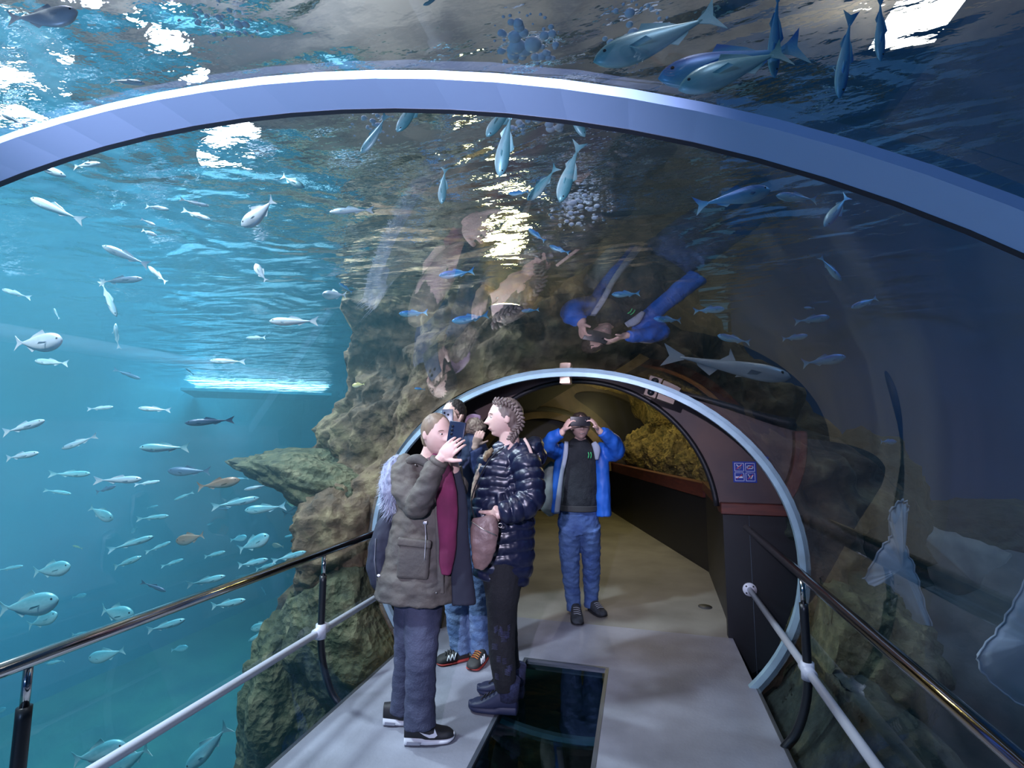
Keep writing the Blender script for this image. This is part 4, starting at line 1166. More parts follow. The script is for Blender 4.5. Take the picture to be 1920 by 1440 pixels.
def shoe(parent, heel, toe, up_m, sole_m, h_ank=0.10, w=0.088, sole=0.028, heel_lift=0.0, zig=None, swoosh=None, lace=None, side_n=None, bubble=None):
    heel, toe = Vector((heel[0], heel[1], 0)), Vector((toe[0], toe[1], 0))
    d = (toe - heel); L_ = d.length; d.normalize(); y = Vector((0, 0, 1)).cross(d)
    def sect(t, ww, z0, z1, flat=0.6, n=18):
        out = []
        for k in range(n):
            a = 2 * math.pi * k / n
            cx, sz = math.cos(a), math.sin(a)
            e = 0.62
            px_ = math.copysign(abs(cx) ** e, cx) * ww / 2; pz = (math.copysign(abs(sz) ** e, sz) + 1) / 2
            taper = 1 - 0.38 * max(0, pz - 0.35)
            out.append(heel + d * (t * L_) + y * px_ * taper + Vector((0, 0, z0 + (z1 - z0) * pz)))
        return out
    def wid(t): return w * (0.70 + 0.32 * math.sin(min(1, t * 1.15) * math.pi * 0.62)) * (1 if t < 0.8 else math.sqrt(max(0.02, 1 - ((t - 0.8) / 0.205) ** 2)))
    def loft(bm, ts, zf0, zf1, ks=1.0):
        rows = [[bm.verts.new(p) for p in sect(t, wid(t) * ks, zf0(t), zf1(t))] for t in ts]
        for a, b in zip(rows, rows[1:]):
            for k in range(len(a)): bm.faces.new((a[k], a[(k + 1) % len(a)], b[(k + 1) % len(b)], b[k]))
        bm.faces.new(rows[0][::-1]); bm.faces.new(rows[-1])
    ts = [0.0, 0.03, 0.08, 0.16, 0.25, 0.34, 0.43, 0.52, 0.61, 0.70, 0.78, 0.85, 0.91, 0.96, 0.99, 1.0]
    def top(t):
        if t < 0.34: return h_ank
        return h_ank + (0.058 - h_ank) * min(1, (t - 0.34) / 0.42) ** 0.8 if t < 0.76 else 0.058 - 0.026 * ((t - 0.76) / 0.24) ** 2
    root = empty('shoe_group') if False else None
    bm = bmesh.new(); loft(bm, ts, lambda t: sole * 0.6 + heel_lift * max(0, 1 - t * 2), top); u = obj('shoe_upper', bm, up_m); keep(u, parent)
    bm = bmesh.new(); loft(bm, ts, lambda t: 0.002 + 0.012 * max(0, (t - 0.8) / 0.2) ** 2, lambda t: sole * (1 + 0.35 * (t < 0.4)) + heel_lift * max(0, 1 - t * 2), 1.06); s_ = obj('shoe_sole', bm, sole_m); keep(s_, parent)
    sn = y if side_n is None else (y if y.dot(side_n) > 0 else -y)
    def sp(t, z, out=0.0):
        zt = top(t); z0 = sole * 0.6
        pz = (z - z0) / max(zt - z0, 1e-3)
        return heel + d * (t * L_) + sn * (wid(t) / 2 * (1 - 0.38 * max(0, pz - 0.35)) + 0.002 + out) + Vector((0, 0, z))
    if swoosh:
        bm = bmesh.new()
        up_ = [(0.36, 0.066), (0.42, 0.056), (0.50, 0.052), (0.60, 0.058), (0.72, 0.075)]; lo_ = [(0.36, 0.066), (0.40, 0.043), (0.47, 0.036), (0.58, 0.045), (0.72, 0.075)]
        # the tick: thick at the toe side, running to a point toward the heel
        up_ = [(0.30, 0.070), (0.40, 0.062), (0.50, 0.056), (0.585, 0.060), (0.60, 0.078)]; lo_ = [(0.30, 0.070), (0.40, 0.054), (0.50, 0.043), (0.60, 0.042), (0.655, 0.050)]
        A = [bm.verts.new(sp(t, z)) for t, z in up_]; B = [bm.verts.new(sp(t, z)) for t, z in lo_]
        for i in range(len(A) - 1): bm.faces.new((A[i], A[i + 1], B[i + 1], B[i]))
        k = obj('tick_mark', bm, swoosh, smooth=False); k.parent = u
    if zig:
        bm = bmesh.new()
        Z = [sp(t, z, 0.002) for t, z in ((0.42, 0.075), (0.50, 0.035), (0.54, 0.07), (0.61, 0.035), (0.65, 0.066), (0.71, 0.036))]
        for a, b in zip(Z, Z[1:]): tube(bm, [a, b], 0.0038, 6)
        k = obj('zigzag_mark', bm, zig); k.parent = u
    if lace:
        bm = bmesh.new()
        for i in range(4):
            t = 0.44 + 0.08 * i
            p = heel + d * (t * L_) + Vector((0, 0, top(t) + 0.001))
            tube(bm, [p - y * wid(t) * 0.28, p + Vector((0, 0, 0.004)), p + y * wid(t) * 0.28 + d * 0.012], 0.0035, 6)
        k = obj('laces', bm, lace); k.parent = u; k['kind'] = 'stuff'
    if bubble:
        bm = bmesh.new(); A = [sp(t, z, 0.0035) for t, z in ((0.05, 0.014), (0.32, 0.012), (0.34, 0.026), (0.06, 0.030))]
        bm.faces.new([bm.verts.new(p) for p in A]); k = obj('air_window', bm, bubble, smooth=False); k.parent = s_
    return u
def phone(c, right, up, w, h, label, m, lens, person_side=None):
    """slab phone: c centre, right/up the picture-plane axes of its back"""
    right = Vector(right).normalized(); up = Vector(up); up = (up - right * up.dot(right)).normalized(); n = right.cross(up)
    M = Matrix((right, up, n)).transposed().to_4x4(); M.translation = Vector(c)
    r = empty('smartphone', c); tag(r, label, 'phone')
    bm = bmesh.new(); box(bm, (-w / 2, -h / 2, -0.005), (w / 2, h / 2, 0.005), M); bevel_all(bm, 0.003, 2); b = keep(obj('case', bm, m), r)
    for (x, y_) in lens:
        bm = bmesh.new(); tube(bm, [M @ Vector((x, y_, 0.004)), M @ Vector((x, y_, 0.0085))], 0.0075, 14); keep(obj('camera_lens', bm, mat('lens', (0.01, 0.01, 0.02), rough=0.08)), r)
    return r
SKIN = mat('skin_pale', (0.72, 0.50, 0.44), (0.66, 0.43, 0.38), 18, rough=0.5)
SKIN2 = mat('skin_warm', (0.68, 0.47, 0.39), (0.60, 0.40, 0.33), 18, rough=0.5)
LIP = mat('lip', (0.55, 0.30, 0.28), rough=0.4)
DENIM = mat('denim_blue', (0.045, 0.10, 0.30), (0.10, 0.19, 0.42), 7, rough=0.85, bump=0.3, bscale=120)
DENIM2 = mat('denim_dark', (0.020, 0.026, 0.060), (0.055, 0.064, 0.115), 6, rough=0.85, bump=0.3, bscale=120)
DENIM3 = mat('denim_mid', (0.06, 0.12, 0.27), (0.14, 0.22, 0.38), 9, rough=0.85, bump=0.3, bscale=120)
DARK = mat('dark_navy_cloth', (0.010, 0.013, 0.030), (0.02, 0.025, 0.05), 8, rough=0.8, bump=0.2)
BLACK = mat('black_cloth', (0.008, 0.009, 0.013), rough=0.85, bump=0.25, bscale=80)
def foot_off(fig, p): return Vector((p.x, p.y, 0)).dot(FWH) - fig.d0

# ---- woman in the olive parka, photographing
def parka_woman():
    F = Fig(2.74)
    heel1, toe1, heel2, toe2 = on_z(758, 1394), on_z(852, 1386), on_z(719, 1357), on_z(790, 1352)
    base = on_z(775, 1375); r = empty('person', (base.x, base.y, 0))
    tag(r, 'woman in olive parka and maroon hoodie raising a phone', 'person')
    c = F.P(819, 814, -0.06); h = 0.222
    R = frame(-FWH * 0.66 + RT * 0.74 + Vector((0, 0, -0.10)))
    wr = F.P(826, 860, -0.27)
    bm = bmesh.new()
    head_shape(bm, c, R, h)
    F.limb(bm, [(812, 838, -0.02, 17), (806, 858, 0.0, 19), (803, 875, 0.0, 30)], 0.9)
    F.limb(bm, [(800, 870, 0, 36), (800, 930, 0, 38), (795, 1000, 0, 38), (790, 1080, 0, 40)], 0.6)
    F.limb(bm, [(764, 880, -0.04, 15), (770, 915, -0.08, 15), (782, 938, -0.15, 13), (806, 900, -0.22, 11), (826, 860, -0.27, 8.5)])
    hand(bm, wr, F.P(846, 840, -0.285) - wr, (FWH * 0.9 + RT * 0.35), 1, 0.42, 1.0)
    F.limb(bm, [(845, 885, 0.06, 13), (856, 925, 0.05, 12), (852, 880, -0.05, 10), (846, 848, -0.14, 8)])
    a1 = foot_off(F, heel1); a2 = foot_off(F, heel2)
    F.limb(bm, [(796, 1085, 0.0, 22), (791, 1190, a1 * .4, 17), (788, 1300, a1 * .9, 14), (787, 1365, a1, 11)], 0.85)
    F.limb(bm, [(776, 1100, 0.05, 22), (768, 1180, a2 * .6, 17), (760, 1250, a2 * .9, 12), (752, 1334, a2, 10)], 0.85)
    body = sculpt('body', bm, SKIN, r, 0.0042, 1)
    face_bits(body, c, R, h, mat('brow_brown', (0.16, 0.10, 0.07)), LIP)
    bm = bmesh.new(); hair_cap(bm, c, R, h, 0.055, 0.358, 0.405, 0.435, 0.10)
    ball(bm, c + R @ (Vector((0, -0.42, -0.14)) * h), (0.13 * h, 0.13 * h, 0.15 * h), R)
    ball(bm, c + R @ (Vector((0, -0.24, -0.20)) * h), (0.22 * h, 0.18 * h, 0.20 * h), R)
    HB = mat('hair_dark_blonde', (0.15, 0.105, 0.075), (0.26, 0.19, 0.13), 30, rough=0.55, stretch=(1, 1, 0.2))
    sculpt('hair', bm, HB, r, 0.007, 2, folds(0.003, 60, 14))
    OL = mat('parka_olive', (0.105, 0.092, 0.078), (0.065, 0.060, 0.058), 5, rough=0.75, bump=0.25, bscale=40)
    bm = bmesh.new()
    F.limb(bm, [(805, 852, 0.01, 27), (805, 868, 0.01, 47), (804, 890, 0.01, 58), (804, 930, 0.01, 62), (802, 970, 0.01, 63), (797, 1010, 0.01, 66), (789, 1060, 0.01, 69), (782, 1100, -0.01, 73), (780, 1121, -0.01, 74)], 0.66, 28)
    F.limb(bm, [(768, 868, -0.01, 24), (762, 885, -0.05, 29), (765, 915, -0.08, 30), (777, 946, -0.14, 25), (790, 935, -0.19, 24), (806, 900, -0.235, 21), (825, 862, -0.265, 16.5)])
    F.limb(bm, [(846, 880, 0.05, 20), (858, 920, 0.04, 20), (855, 905, -0.02, 18)])
    sculpt('parka', bm, OL, r, 0.009, 2, folds(0.013, 12, 18, 3))
    bm = bmesh.new(); F.limb(bm, [(825, 862, -0.265, 17.6), (821, 869, -0.262, 18.2)], 1.0, 18, 2); keep(obj('cuff_band', bm, OL), r)
    LN = mat('parka_lining', (0.012, 0.014, 0.030), rough=0.85)  # dark lining whose colour also holds the shade inside the open coat
    bm = bmesh.new(); F.limb(bm, [(850, 880, -0.05, 14), (858, 930, -0.07, 17), (862, 1000, -0.08, 17), (866, 1070, -0.08, 20), (870, 1134, -0.08, 22)], 0.45)
    sculpt('parka_lining', bm, LN, r, 0.009, 2, folds(0.006, 14, 8))
    HO = mat('hoodie_maroon', (0.17, 0.018, 0.075), (0.11, 0.012, 0.05), 7, rough=0.9, bump=0.15)
    bm = bmesh.new(); F.limb(bm, [(810, 858, -0.05, 14), (822, 872, -0.09, 19), (832, 905, -0.115, 21), (838, 955, -0.12, 20), (839, 1005, -0.12, 17), (838, 1050, -0.115, 14), (836, 1078, -0.11, 9)], 0.62)
    sculpt('hoodie', bm, HO, r, 0.008, 2, folds(0.006, 16, 8, 5))
    # collar, pocket, cord, buttons
    bm = bmesh.new(); F.limb(bm, [(764, 866, -0.10, 7), (780, 860, -0.13, 9), (797, 868, -0.14, 8), (806, 880, -0.15, 4)], 0.7); sculpt('collar_flap', bm, OL, r, 0.007, 2)
    def plate(name, cx, cy, off, w, hh, m, tilt=0.0, th=0.02):
        k = F.mpp(off); bm = bmesh.new()
        M = Matrix((RT, FWH, Vector((0, 0, 1)))).transposed().to_4x4() @ Matrix.Rotation(tilt, 4, 'Y'); M.translation = F.P(cx, cy, off)
        box(bm, (-w * k / 2, -th / 2, -hh * k / 2), (w * k / 2, th / 2, hh * k / 2), M); bevel_all(bm, min(th, w * k, hh * k) * 0.42, 3)
        return keep(obj(name, bm, m), r)
    plate('pocket', 776, 1052, -0.125, 58, 62, OL, 0.05, 0.05)
    plate('pocket_flap', 777, 1018, -0.142, 62, 15, OL, 0.10, 0.03)
    plate('placket', 824, 1025, -0.108, 13, 165, OL, -0.05, 0.02)
    bm = bmesh.new(); tube(bm, smoothpts([F.P(797, 978, -0.135), F.P(798, 1010, -0.165), F.P(796, 1050, -0.16)], 4), 0.0022, 6); keep(obj('drawcord', bm, mat('cord_grey', (0.35, 0.36, 0.40))), r)
    plate('cord_toggle', 797, 980, -0.14, 8, 6, mat('toggle_metal', (0.6, 0.6, 0.62), metal=0.8, rough=0.3), 0, 0.008)
    for x, y_, o_ in ((818, 1112, -0.135), (816, 930, -0.15), (779, 872, -0.145)):
        bm = bmesh.new(); F.blob(bm, x, y_, o_, 1.8, 1.8, 0.003, 10, 8); keep(obj('snap_button', bm, mat('snap', (0.2, 0.19, 0.18), metal=0.8, rough=0.35)), r)
    # fur trimmed hood hanging on her back
    FU = mat('fur_grey', (0.20, 0.23, 0.34), (0.40, 0.44, 0.56), 40, rough=0.9, stretch=(1, 1, 0.4))
    bm = bmesh.new(); S = F.limb(bm, [(754, 860, 0.02, 12), (740, 876, 0.0, 18), (733, 905, -0.02, 20), (732, 932, -0.01, 17), (739, 954, 0.02, 9)], 1.1)
    fur = sculpt('fur_hood', bm, FU, r, 0.007, 1, folds(0.008, 60, 30))
    bm = bmesh.new()
    for i in range(900):
        s_ = random.choice(S[2:-1]); a, b = random.uniform(-1, 1), random.random() * 6.28
        d = (RT * math.cos(b) * -1 + Vector((0, 0, 1)) * math.sin(b) * 0.8 - FWH * abs(random.gauss(0, 1))).normalized()
        p = s_ + d * 0.045; t = (d * 0.5 + Vector((0, 0, -0.7)) + RT * random.uniform(-.5, .2)).normalized()
        q = t.cross(d).normalized() * 0.0035
        bm.faces.new([bm.verts.new(v) for v in (p - q, p + q, p + t * random.uniform(0.02, 0.045) + d * 0.012)])
    k = obj('fur_tufts', bm, FU, smooth=False); k.parent = fur; k['kind'] = 'stuff'
    # trousers
    bm = bmesh.new()
    F.limb(bm, [(796, 1085, 0.0, 36), (793, 1140, 0.0, 36), (791, 1190, a1 * .4, 31), (790, 1240, a1 * .7, 28), (788, 1300, a1 * .9, 27), (787, 1362, a1, 28)], 0.85)
    F.limb(bm, [(776, 1100, 0.05, 36), (768, 1180, a2 * .6, 28), (760, 1250, a2 * .9, 21), (752, 1334, a2, 20)], 0.95)
    sculpt('jeans', bm, DENIM2, r, 0.008, 2, folds(0.006, 14, 22, 9))
    W = mat('shoe_white', (0.78, 0.80, 0.86), rough=0.45); B = mat('shoe_black', (0.010, 0.010, 0.014), rough=0.6)
    GY = mat('air_grey', (0.28, 0.29, 0.36), rough=0.2)
    toward = -FWH
    shoe(r, heel1, toe1, B, W, 0.105, 0.095, 0.036, 0.012, swoosh=W, side_n=toward, bubble=GY)
    shoe(r, heel2, toe2, B, W, 0.105, 0.095, 0.036, 0.012, side_n=toward, bubble=GY)
    # backpack
    bp = empty('backpack', F.P(712, 1050, 0.02)); tag(bp, 'dark navy backpack on the back of the woman in the parka', 'backpack')
    bm = bmesh.new(); F.limb(bm, [(738, 965, 0.05, 10), (728, 985, 0.05, 20), (719, 1020, 0.05, 25), (714, 1060, 0.05, 24), (716, 1092, 0.05, 18), (724, 1106, 0.05, 8)], 1.2)
    sculpt('pack_body', bm, DARK, bp, 0.008, 2, folds(0.008, 14))
    bm = bmesh.new(); tube(bm, [F.P(705, 1010, -0.06), F.P(702, 1050, -0.07), F.P(706, 1088, -0.06)], 0.004, 6); keep(obj('zip', bm, mat('zip_grey', (0.15, 0.16, 0.2), metal=0.5)), bp)
    bm = bmesh.new(); F.blob(bm, 710, 1079, -0.075, 3, 2.4, 0.004); keep(obj('badge', bm, W), bp)
    phone(F.P(854, 822, -0.235), RT * 0.94 + FWH * -0.35 + Vector((0, 0, -.15)), Vector((0.0, 0, 1)) + RT * 0.18, 0.092, 0.175, 'dark blue phone in the hand of the woman in the parka', mat('phone_navy', (0.012, 0.02, 0.05), rough=0.25), [(-0.025, 0.06), (-0.025, 0.04), (-0.025, 0.02)])
    return r
parka_woman()

# ---- woman in the navy puffer coat, in profile
def puffer_woman():
    F = Fig(2.93)
    heel1, toe1, heel2, toe2 = on_z(970, 1339), on_z(879, 1328), on_z(982, 1308), on_z(895, 1297)
    base = on_z(935, 1320); r = empty('person', (base.x, base.y, 0))
    tag(r, 'woman in shiny navy puffer coat with crown braid seen in profile', 'person')
    c = F.P(946, 784, -0.02); h = 0.235
    R = frame(-RT + FWH * -0.05 + Vector((0, 0, -0.03)))
    bm = bmesh.new()
    head_shape(bm, c, R, h)
    F.limb(bm, [(953, 808, -0.02, 18), (955, 830, -0.01, 20), (952, 850, 0, 30)], 0.9)
    F.limb(bm, [(950, 850, 0, 34), (948, 900, 0, 36), (946, 960, 0, 36), (944, 1070, 0, 36)], 0.7)
    F.limb(bm, [(982, 862, -0.10, 14), (993, 905, -0.13, 13), (992, 938, -0.15, 12), (955, 958, -0.2, 10), (930, 966, -0.21, 8)])
    hand(bm, F.P(930, 960, -0.20), F.P(916, 985, -0.12) - F.P(930, 960, -0.20), FWH, 1, 0.3)
    a1, a2 = foot_off(F, heel1), foot_off(F, heel2)
    F.limb(bm, [(945, 1050, -0.02, 22), (942, 1110, -0.04, 20), (941, 1210, a1 * .8, 14), (949, 1292, a1, 10)], 0.9)
    F.limb(bm, [(940, 1050, 0.04, 20), (945, 1150, a2 * .6, 14), (952, 1220, a2 * .9, 11), (962, 1270, a2, 9)], 0.9)
    body = sculpt('body', bm, SKIN, r, 0.0042, 1)
    face_bits(body, c, R, h, mat('brow_brown', (0.16, 0.10, 0.07)), LIP)
    HR = mat('hair_ash_brown', (0.10, 0.07, 0.065), (0.22, 0.17, 0.15), 34, rough=0.5, stretch=(1, 1, 0.25))
    bm = bmesh.new(); hair_cap(bm, c, R, h, 0.085, 0.365, 0.41, 0.44, 0.09)
    ball(bm, c + R @ (Vector((0, -0.24, -0.20)) * h), (0.28 * h, 0.20 * h, 0.25 * h), R)
    hair = sculpt('hair', bm, HR, r, 0.0065, 1, folds(0.0035, 70, 20))
    path = smoothpts([(0.20, 0.26, 0.43), (0.32, 0.08, 0.42), (0.36, -0.14, 0.34), (0.36, -0.32, 0.16), (0.32, -0.40, -0.06), (0.26, -0.36, -0.26), (0.30, -0.20, -0.42), (0.30, -0.12, -0.56)], 5)
    for s in (1, -1):
        bm = bmesh.new()
        for i, q in enumerate(path):
            t = path[min(i + 1, len(path) - 1)] - path[max(i - 1, 0)]
            wob = (0.042 if i % 2 else -0.042)
            side = Vector((0, t.z, -t.y)); side = side.normalized() if side.length > 1e-6 else Vector((0, 1, 0))
            p = Vector((s * (q.x + 0.015), q.y, q.z)) + side * wob
            tt = Vector((t.x * s, t.y, t.z)).normalized()
            a = tt.cross(Vector((1, 0, 0))).normalized(); b_ = tt.cross(a)
            ball(bm, c + R @ (p * h), (0.030 * h, 0.066 * h, 0.050 * h), R @ Matrix((b_, (tt * 0.8 + side * (0.6 if i % 2 else -0.6)).normalized(), a)).transposed(), 10, 8)
        keep_b = obj('braid', bm, HR); keep_b.parent = hair
    PF = mat('puffer_navy', (0.007, 0.010, 0.032), (0.010, 0.014, 0.045), 5, rough=0.34, spec=0.6)
    tor = [(944, 834, 0.0, 22), (948, 848, 0.0, 42), (948, 866, 0.0, 53), (946, 900, 0.0, 56), (944, 940, 0.0, 59), (942, 972, 0.0, 59), (943, 1010, 0.0, 57), (944, 1050, 0.0, 55), (938, 1086, 0.0, 50)]
    arm = [(974, 850, -0.06, 22), (985, 868, -0.11, 27), (993, 900, -0.14, 27), (994, 936, -0.165, 26), (970, 953, -0.195, 24), (948, 960, -0.21, 20), (935, 964, -0.215, 15)]
    bm = bmesh.new(); T = F.limb(bm, tor, 0.66, 28); A = F.limb(bm, arm)
    arm2 = [(950, 855, 0.14, 22), (945, 900, 0.17, 24), (930, 940, 0.17, 22), (910, 960, 0.12, 18)]
    A2 = F.limb(bm, arm2)
    F.limb(bm, [(926, 846, 0.0, 12), (945, 840, 0.0, 18), (972, 840, 0.0, 20)], 1.2)
    sculpt('puffer_coat', bm, PF, r, 0.0075, 1, quilt([T, A, A2], 0.062, 0.014))
    bm = bmesh.new(); F.blob(bm, 1000, 838, 0.02, 21, 19, 0.11); F.blob(bm, 1010, 855, 0.02, 14, 20, 0.10); F.blob(bm, 984, 834, 0.02, 20, 12, 0.12)
    sculpt('hood', bm, PF, r, 0.008, 2, folds(0.012, 16))
    bm = bmesh.new(); tube(bm, smoothpts([F.P(983, 822, -0.11), F.P(992, 838, -0.15), F.P(1000, 862, -0.155), F.P(1002, 872, -0.14)], 4), [(0.003, 0.009)] * 13, 8, ref=FWH); keep(obj('shoulder_strap', bm, mat('strap_tan', (0.55, 0.38, 0.34), rough=0.6)), r)
    CR = mat('cream_print', (0.42, 0.36, 0.27), (0.16, 0.14, 0.12), 30, rough=0.9, lo=0.5, hi=0.6)
    bm = bmesh.new(); F.limb(bm, [(914, 846, -0.03, 4), (905, 866, -0.04, 5), (896, 890, -0.04, 5.5), (889, 915, -0.04, 5), (885, 940, -0.03, 3)], 1.6); sculpt('scarf_edge', bm, CR, r, 0.006, 2, folds(0.004, 40))
    bm = bmesh.new(); F.limb(bm, [(924, 842, -0.09, 4), (915, 852, -0.09, 5.5), (909, 864, -0.07, 4)], 1.3); sculpt('fur_collar', bm, mat('fur_brown', (0.24, 0.17, 0.10), (0.12, 0.085, 0.05), 40, rough=0.9), r, 0.006, 1, folds(0.006, 70))
    bm = bmesh.new()
    F.limb(bm, [(945, 1045, 0.0, 36), (943, 1085, -0.02, 36), (942, 1115, -0.04, 31), (941, 1160, a1 * .5, 26), (941, 1210, a1 * .8, 24), (944, 1255, a1, 22), (949, 1292, a1, 18)], 1.0)
    F.limb(bm, [(941, 1060, 0.03, 34), (945, 1150, a2 * .6, 24), (952, 1220, a2 * .9, 19), (962, 1270, a2, 15)], 1.0)
    sculpt('leggings', bm, BLACK, r, 0.0075, 2, folds(0.003, 20))
    PT = mat('legging_print', (0.05, 0.055, 0.13), rough=0.7)
    bm = bmesh.new()
    rnd = random.Random(4)
    for k in range(16):
        x, y_ = 920 + rnd.random() * 36, 1165 + rnd.random() * 105
        for q in range(5):
            p0, p1 = F.P(x, y_ + q * 2.4, a1 * .85 - 0.082), F.P(x + 5 + 3 * (k % 3), y_ + q * 2.4 - 3 + (k % 4) * 2, a1 * .85 - 0.082)
            tube(bm, [p0, p1], 0.0011, 4)
    k = keep(obj('printed_hatching', bm, PT), r); k['kind'] = 'stuff'
    BT = mat('boot_navy', (0.014, 0.020, 0.060), rough=0.55)
    for hl, to in ((heel1, toe1), (heel2, toe2)):
        shoe(r, hl, to, BT, BT, 0.135, 0.105, 0.045, 0.004, lace=BLACK, side_n=-FWH)
        p = hl + (to - hl) * 0.17
        bm = bmesh.new(); tube(bm, [(p.x, p.y, 0.08), (p.x, p.y, 0.13), (p.x, p.y, 0.178), (p.x, p.y, 0.180)], [0.060, 0.060, 0.066, 0.060], 20); keep(obj('knit_cuff', bm, mat('knit', (0.035, 0.045, 0.11), (0.015, 0.02, 0.06), 90, rough=0.95, bump=0.5)), r)
    # shoulder bag
    bg = empty('shoulder_bag', F.P(908, 1065, -0.2)); tag(bg, 'brown pink leather shoulder bag at the hip of the puffer coat woman', 'bag')
    LE = mat('bag_leather', (0.26, 0.17, 0.16), (0.17, 0.11, 0.11), 5, rough=0.45, bump=0.2, bscale=50)
    bm = bmesh.new(); F.limb(bm, [(906, 968, -0.20, 20), (909, 990, -0.21, 26), (907, 1020, -0.22, 24), (902, 1050, -0.21, 18), (898, 1068, -0.20, 10)], 0.45)
    sculpt('bag_body', bm, LE, bg, 0.007, 2, folds(0.006, 18))
    bm = bmesh.new(); tube(bm, smoothpts([F.P(884, 978, -0.245), F.P(905, 992, -0.27), F.P(930, 1004, -0.255)], 4), 0.0035, 6); keep(obj('bag_zip', bm, mat('zip_metal', (0.6, 0.55, 0.5), metal=0.9, rough=0.3)), bg)
    bm = bmesh.new(); tube(bm, smoothpts([F.P(890, 972, -0.2), F.P(884, 940, -0.14), F.P(896, 900, -0.17), F.P(920, 860, -0.16), F.P(945, 838, -0.14)], 5), 0.004, 6); keep(obj('bag_strap', bm, BLACK), bg)
    bm = bmesh.new(); tube(bm, [F.P(938 + 4 * math.cos(a * .7), 985 + 4 * math.sin(a * .7), -0.24) for a in range(10)], 0.0018, 6); keep(obj('bag_ring', bm, mat('zip_metal', (0.6, 0.55, 0.5))), bg)
    return r
puffer_woman()

# ---- boy with glasses behind the two women
def boy():
    F = Fig(3.51)
    heel1, toe1, heel2, toe2 = on_z(877, 1236), on_z(817, 1247), on_z(908, 1236), on_z(882, 1260)
    base = on_z(868, 1240); r = empty('person', (base.x, base.y, 0))
    tag(r, 'short haired boy with glasses in navy jacket holding a phone to his face', 'person')
    c = F.P(850, 780, -0.03); h = 0.225
    R = frame(-FWH * 0.80 - RT * 0.55)
    bm = bmesh.new()
    head_shape(bm, c, R, h)
    F.limb(bm, [(856, 800, 0, 13), (860, 816, 0.02, 15), (864, 830, 0.03, 24)], 0.9)
    F.limb(bm, [(866, 832, 0.03, 30), (866, 900, 0.03, 30), (868, 1010, 0.03, 32)], 0.65)
    w1 = F.P(853, 802, -0.22)
    F.limb(bm, [(838, 850, 0, 11), (834, 880, -0.14, 10), (845, 835, -0.2, 8), (853, 802, -0.22, 6.5)])
    hand(bm, w1, F.P(845, 778, -0.22) - w1, (FWH * 0.8 - RT * 0.3), 1, 0.5, 0.95)
    w2 = F.P(891, 836, -0.16)
    F.limb(bm, [(895, 850, 0, 11), (904, 880, -0.08, 10), (891, 836, -0.16, 7)])
    hand(bm, w2, F.P(898, 818, -0.17) - w2, FWH, 1, 0.7, 0.85)
    a1, a2 = foot_off(F, heel1), foot_off(F, heel2)
    F.limb(bm, [(856, 1030, 0.01, 15), (855, 1100, a1 * .4, 13), (857, 1160, a1 * .8, 11), (866, 1222, a1, 8)], 0.9)
    F.limb(bm, [(892, 1030, 0.01, 15), (896, 1100, a2 * .4, 13), (898, 1160, a2 * .8, 11), (901, 1224, a2, 8)], 0.9)
    body = sculpt('body', bm, SKIN2, r, 0.006, 1)
    face_bits(body, c, R, h, mat('brow_black', (0.01, 0.009, 0.009)), LIP)
    bm = bmesh.new(); hair_cap(bm, c, R, h, 0.075, 0.36, 0.40, 0.43, 0.13)
    sculpt('hair', bm, mat('hair_black', (0.010, 0.009, 0.009), (0.03, 0.025, 0.022), 60, rough=0.7), r, 0.006, 1, folds(0.006, 90))
    GM = mat('spectacle_black', (0.01, 0.01, 0.012), rough=0.3)
    gl = empty('glasses', c); tag(gl, 'thin black framed glasses on the boy behind the women', 'glasses')
    for s in (1, -1):
        bm = bmesh.new(); tube(bm, [c + R @ (Vector((s * 0.145 + 0.105 * math.cos(a * .393), 0.415, 0.03 + 0.08 * math.sin(a * .393))) * h) for a in range(17)], 0.0018, 6); keep(obj('rim', bm, GM), gl)
        bm = bmesh.new(); tube(bm, [c + R @ (Vector((s * 0.25, 0.41, 0.05)) * h), c + R @ (Vector((s * 0.36, 0.0, 0.05)) * h)], 0.0018, 6); keep(obj('temple', bm, GM), gl)
    NV = mat('jacket_navy', (0.012, 0.022, 0.085), (0.02, 0.035, 0.12), 6, rough=0.7, bump=0.2)
    GB_ = mat('jacket_slate', (0.055, 0.085, 0.17), (0.035, 0.055, 0.12), 6, rough=0.75, bump=0.2)
    bm = bmesh.new(); F.limb(bm, [(862, 818, 0.02, 20), (866, 834, 0.02, 38), (867, 870, 0.02, 42), (866, 920, 0.02, 42), (866, 970, 0.02, 41), (867, 1000, 0.02, 40)], 0.62, 24)
    sculpt('jacket', bm, GB_, r, 0.009, 2, folds(0.009, 14))
    bm = bmesh.new(); F.limb(bm, [(890, 838, 0.02, 20), (900, 860, -0.02, 23), (906, 880, -0.09, 21), (900, 862, -0.14, 18), (892, 842, -0.16, 13)]); sculpt('sleeve', bm, NV, r, 0.008, 2, folds(0.008, 18))
    bm = bmesh.new(); F.limb(bm, [(842, 840, 0.02, 18), (836, 868, -0.07, 18), (836, 880, -0.14, 16), (845, 838, -0.2, 13), (851, 812, -0.22, 10)]); sculpt('sleeve', bm, NV, r, 0.008, 2, folds(0.008, 18))
    bm = bmesh.new(); F.limb(bm, [(872, 802, 0.06, 12), (888, 798, 0.06, 18), (902, 810, 0.05, 14)], 1.5); sculpt('fur_hood_trim', bm, mat('fur_tan', (0.20, 0.16, 0.12), (0.36, 0.30, 0.24), 40, rough=0.9), r, 0.007, 1, folds(0.010, 70))
    bm = bmesh.new(); F.limb(bm, [(872, 796, 0.03, 9), (885, 786, 0.05, 10), (900, 788, 0.06, 9)], 1.3); sculpt('hood_lining', bm, mat('mauve', (0.30, 0.20, 0.30), rough=0.9), r, 0.007, 2)
    bm = bmesh.new()
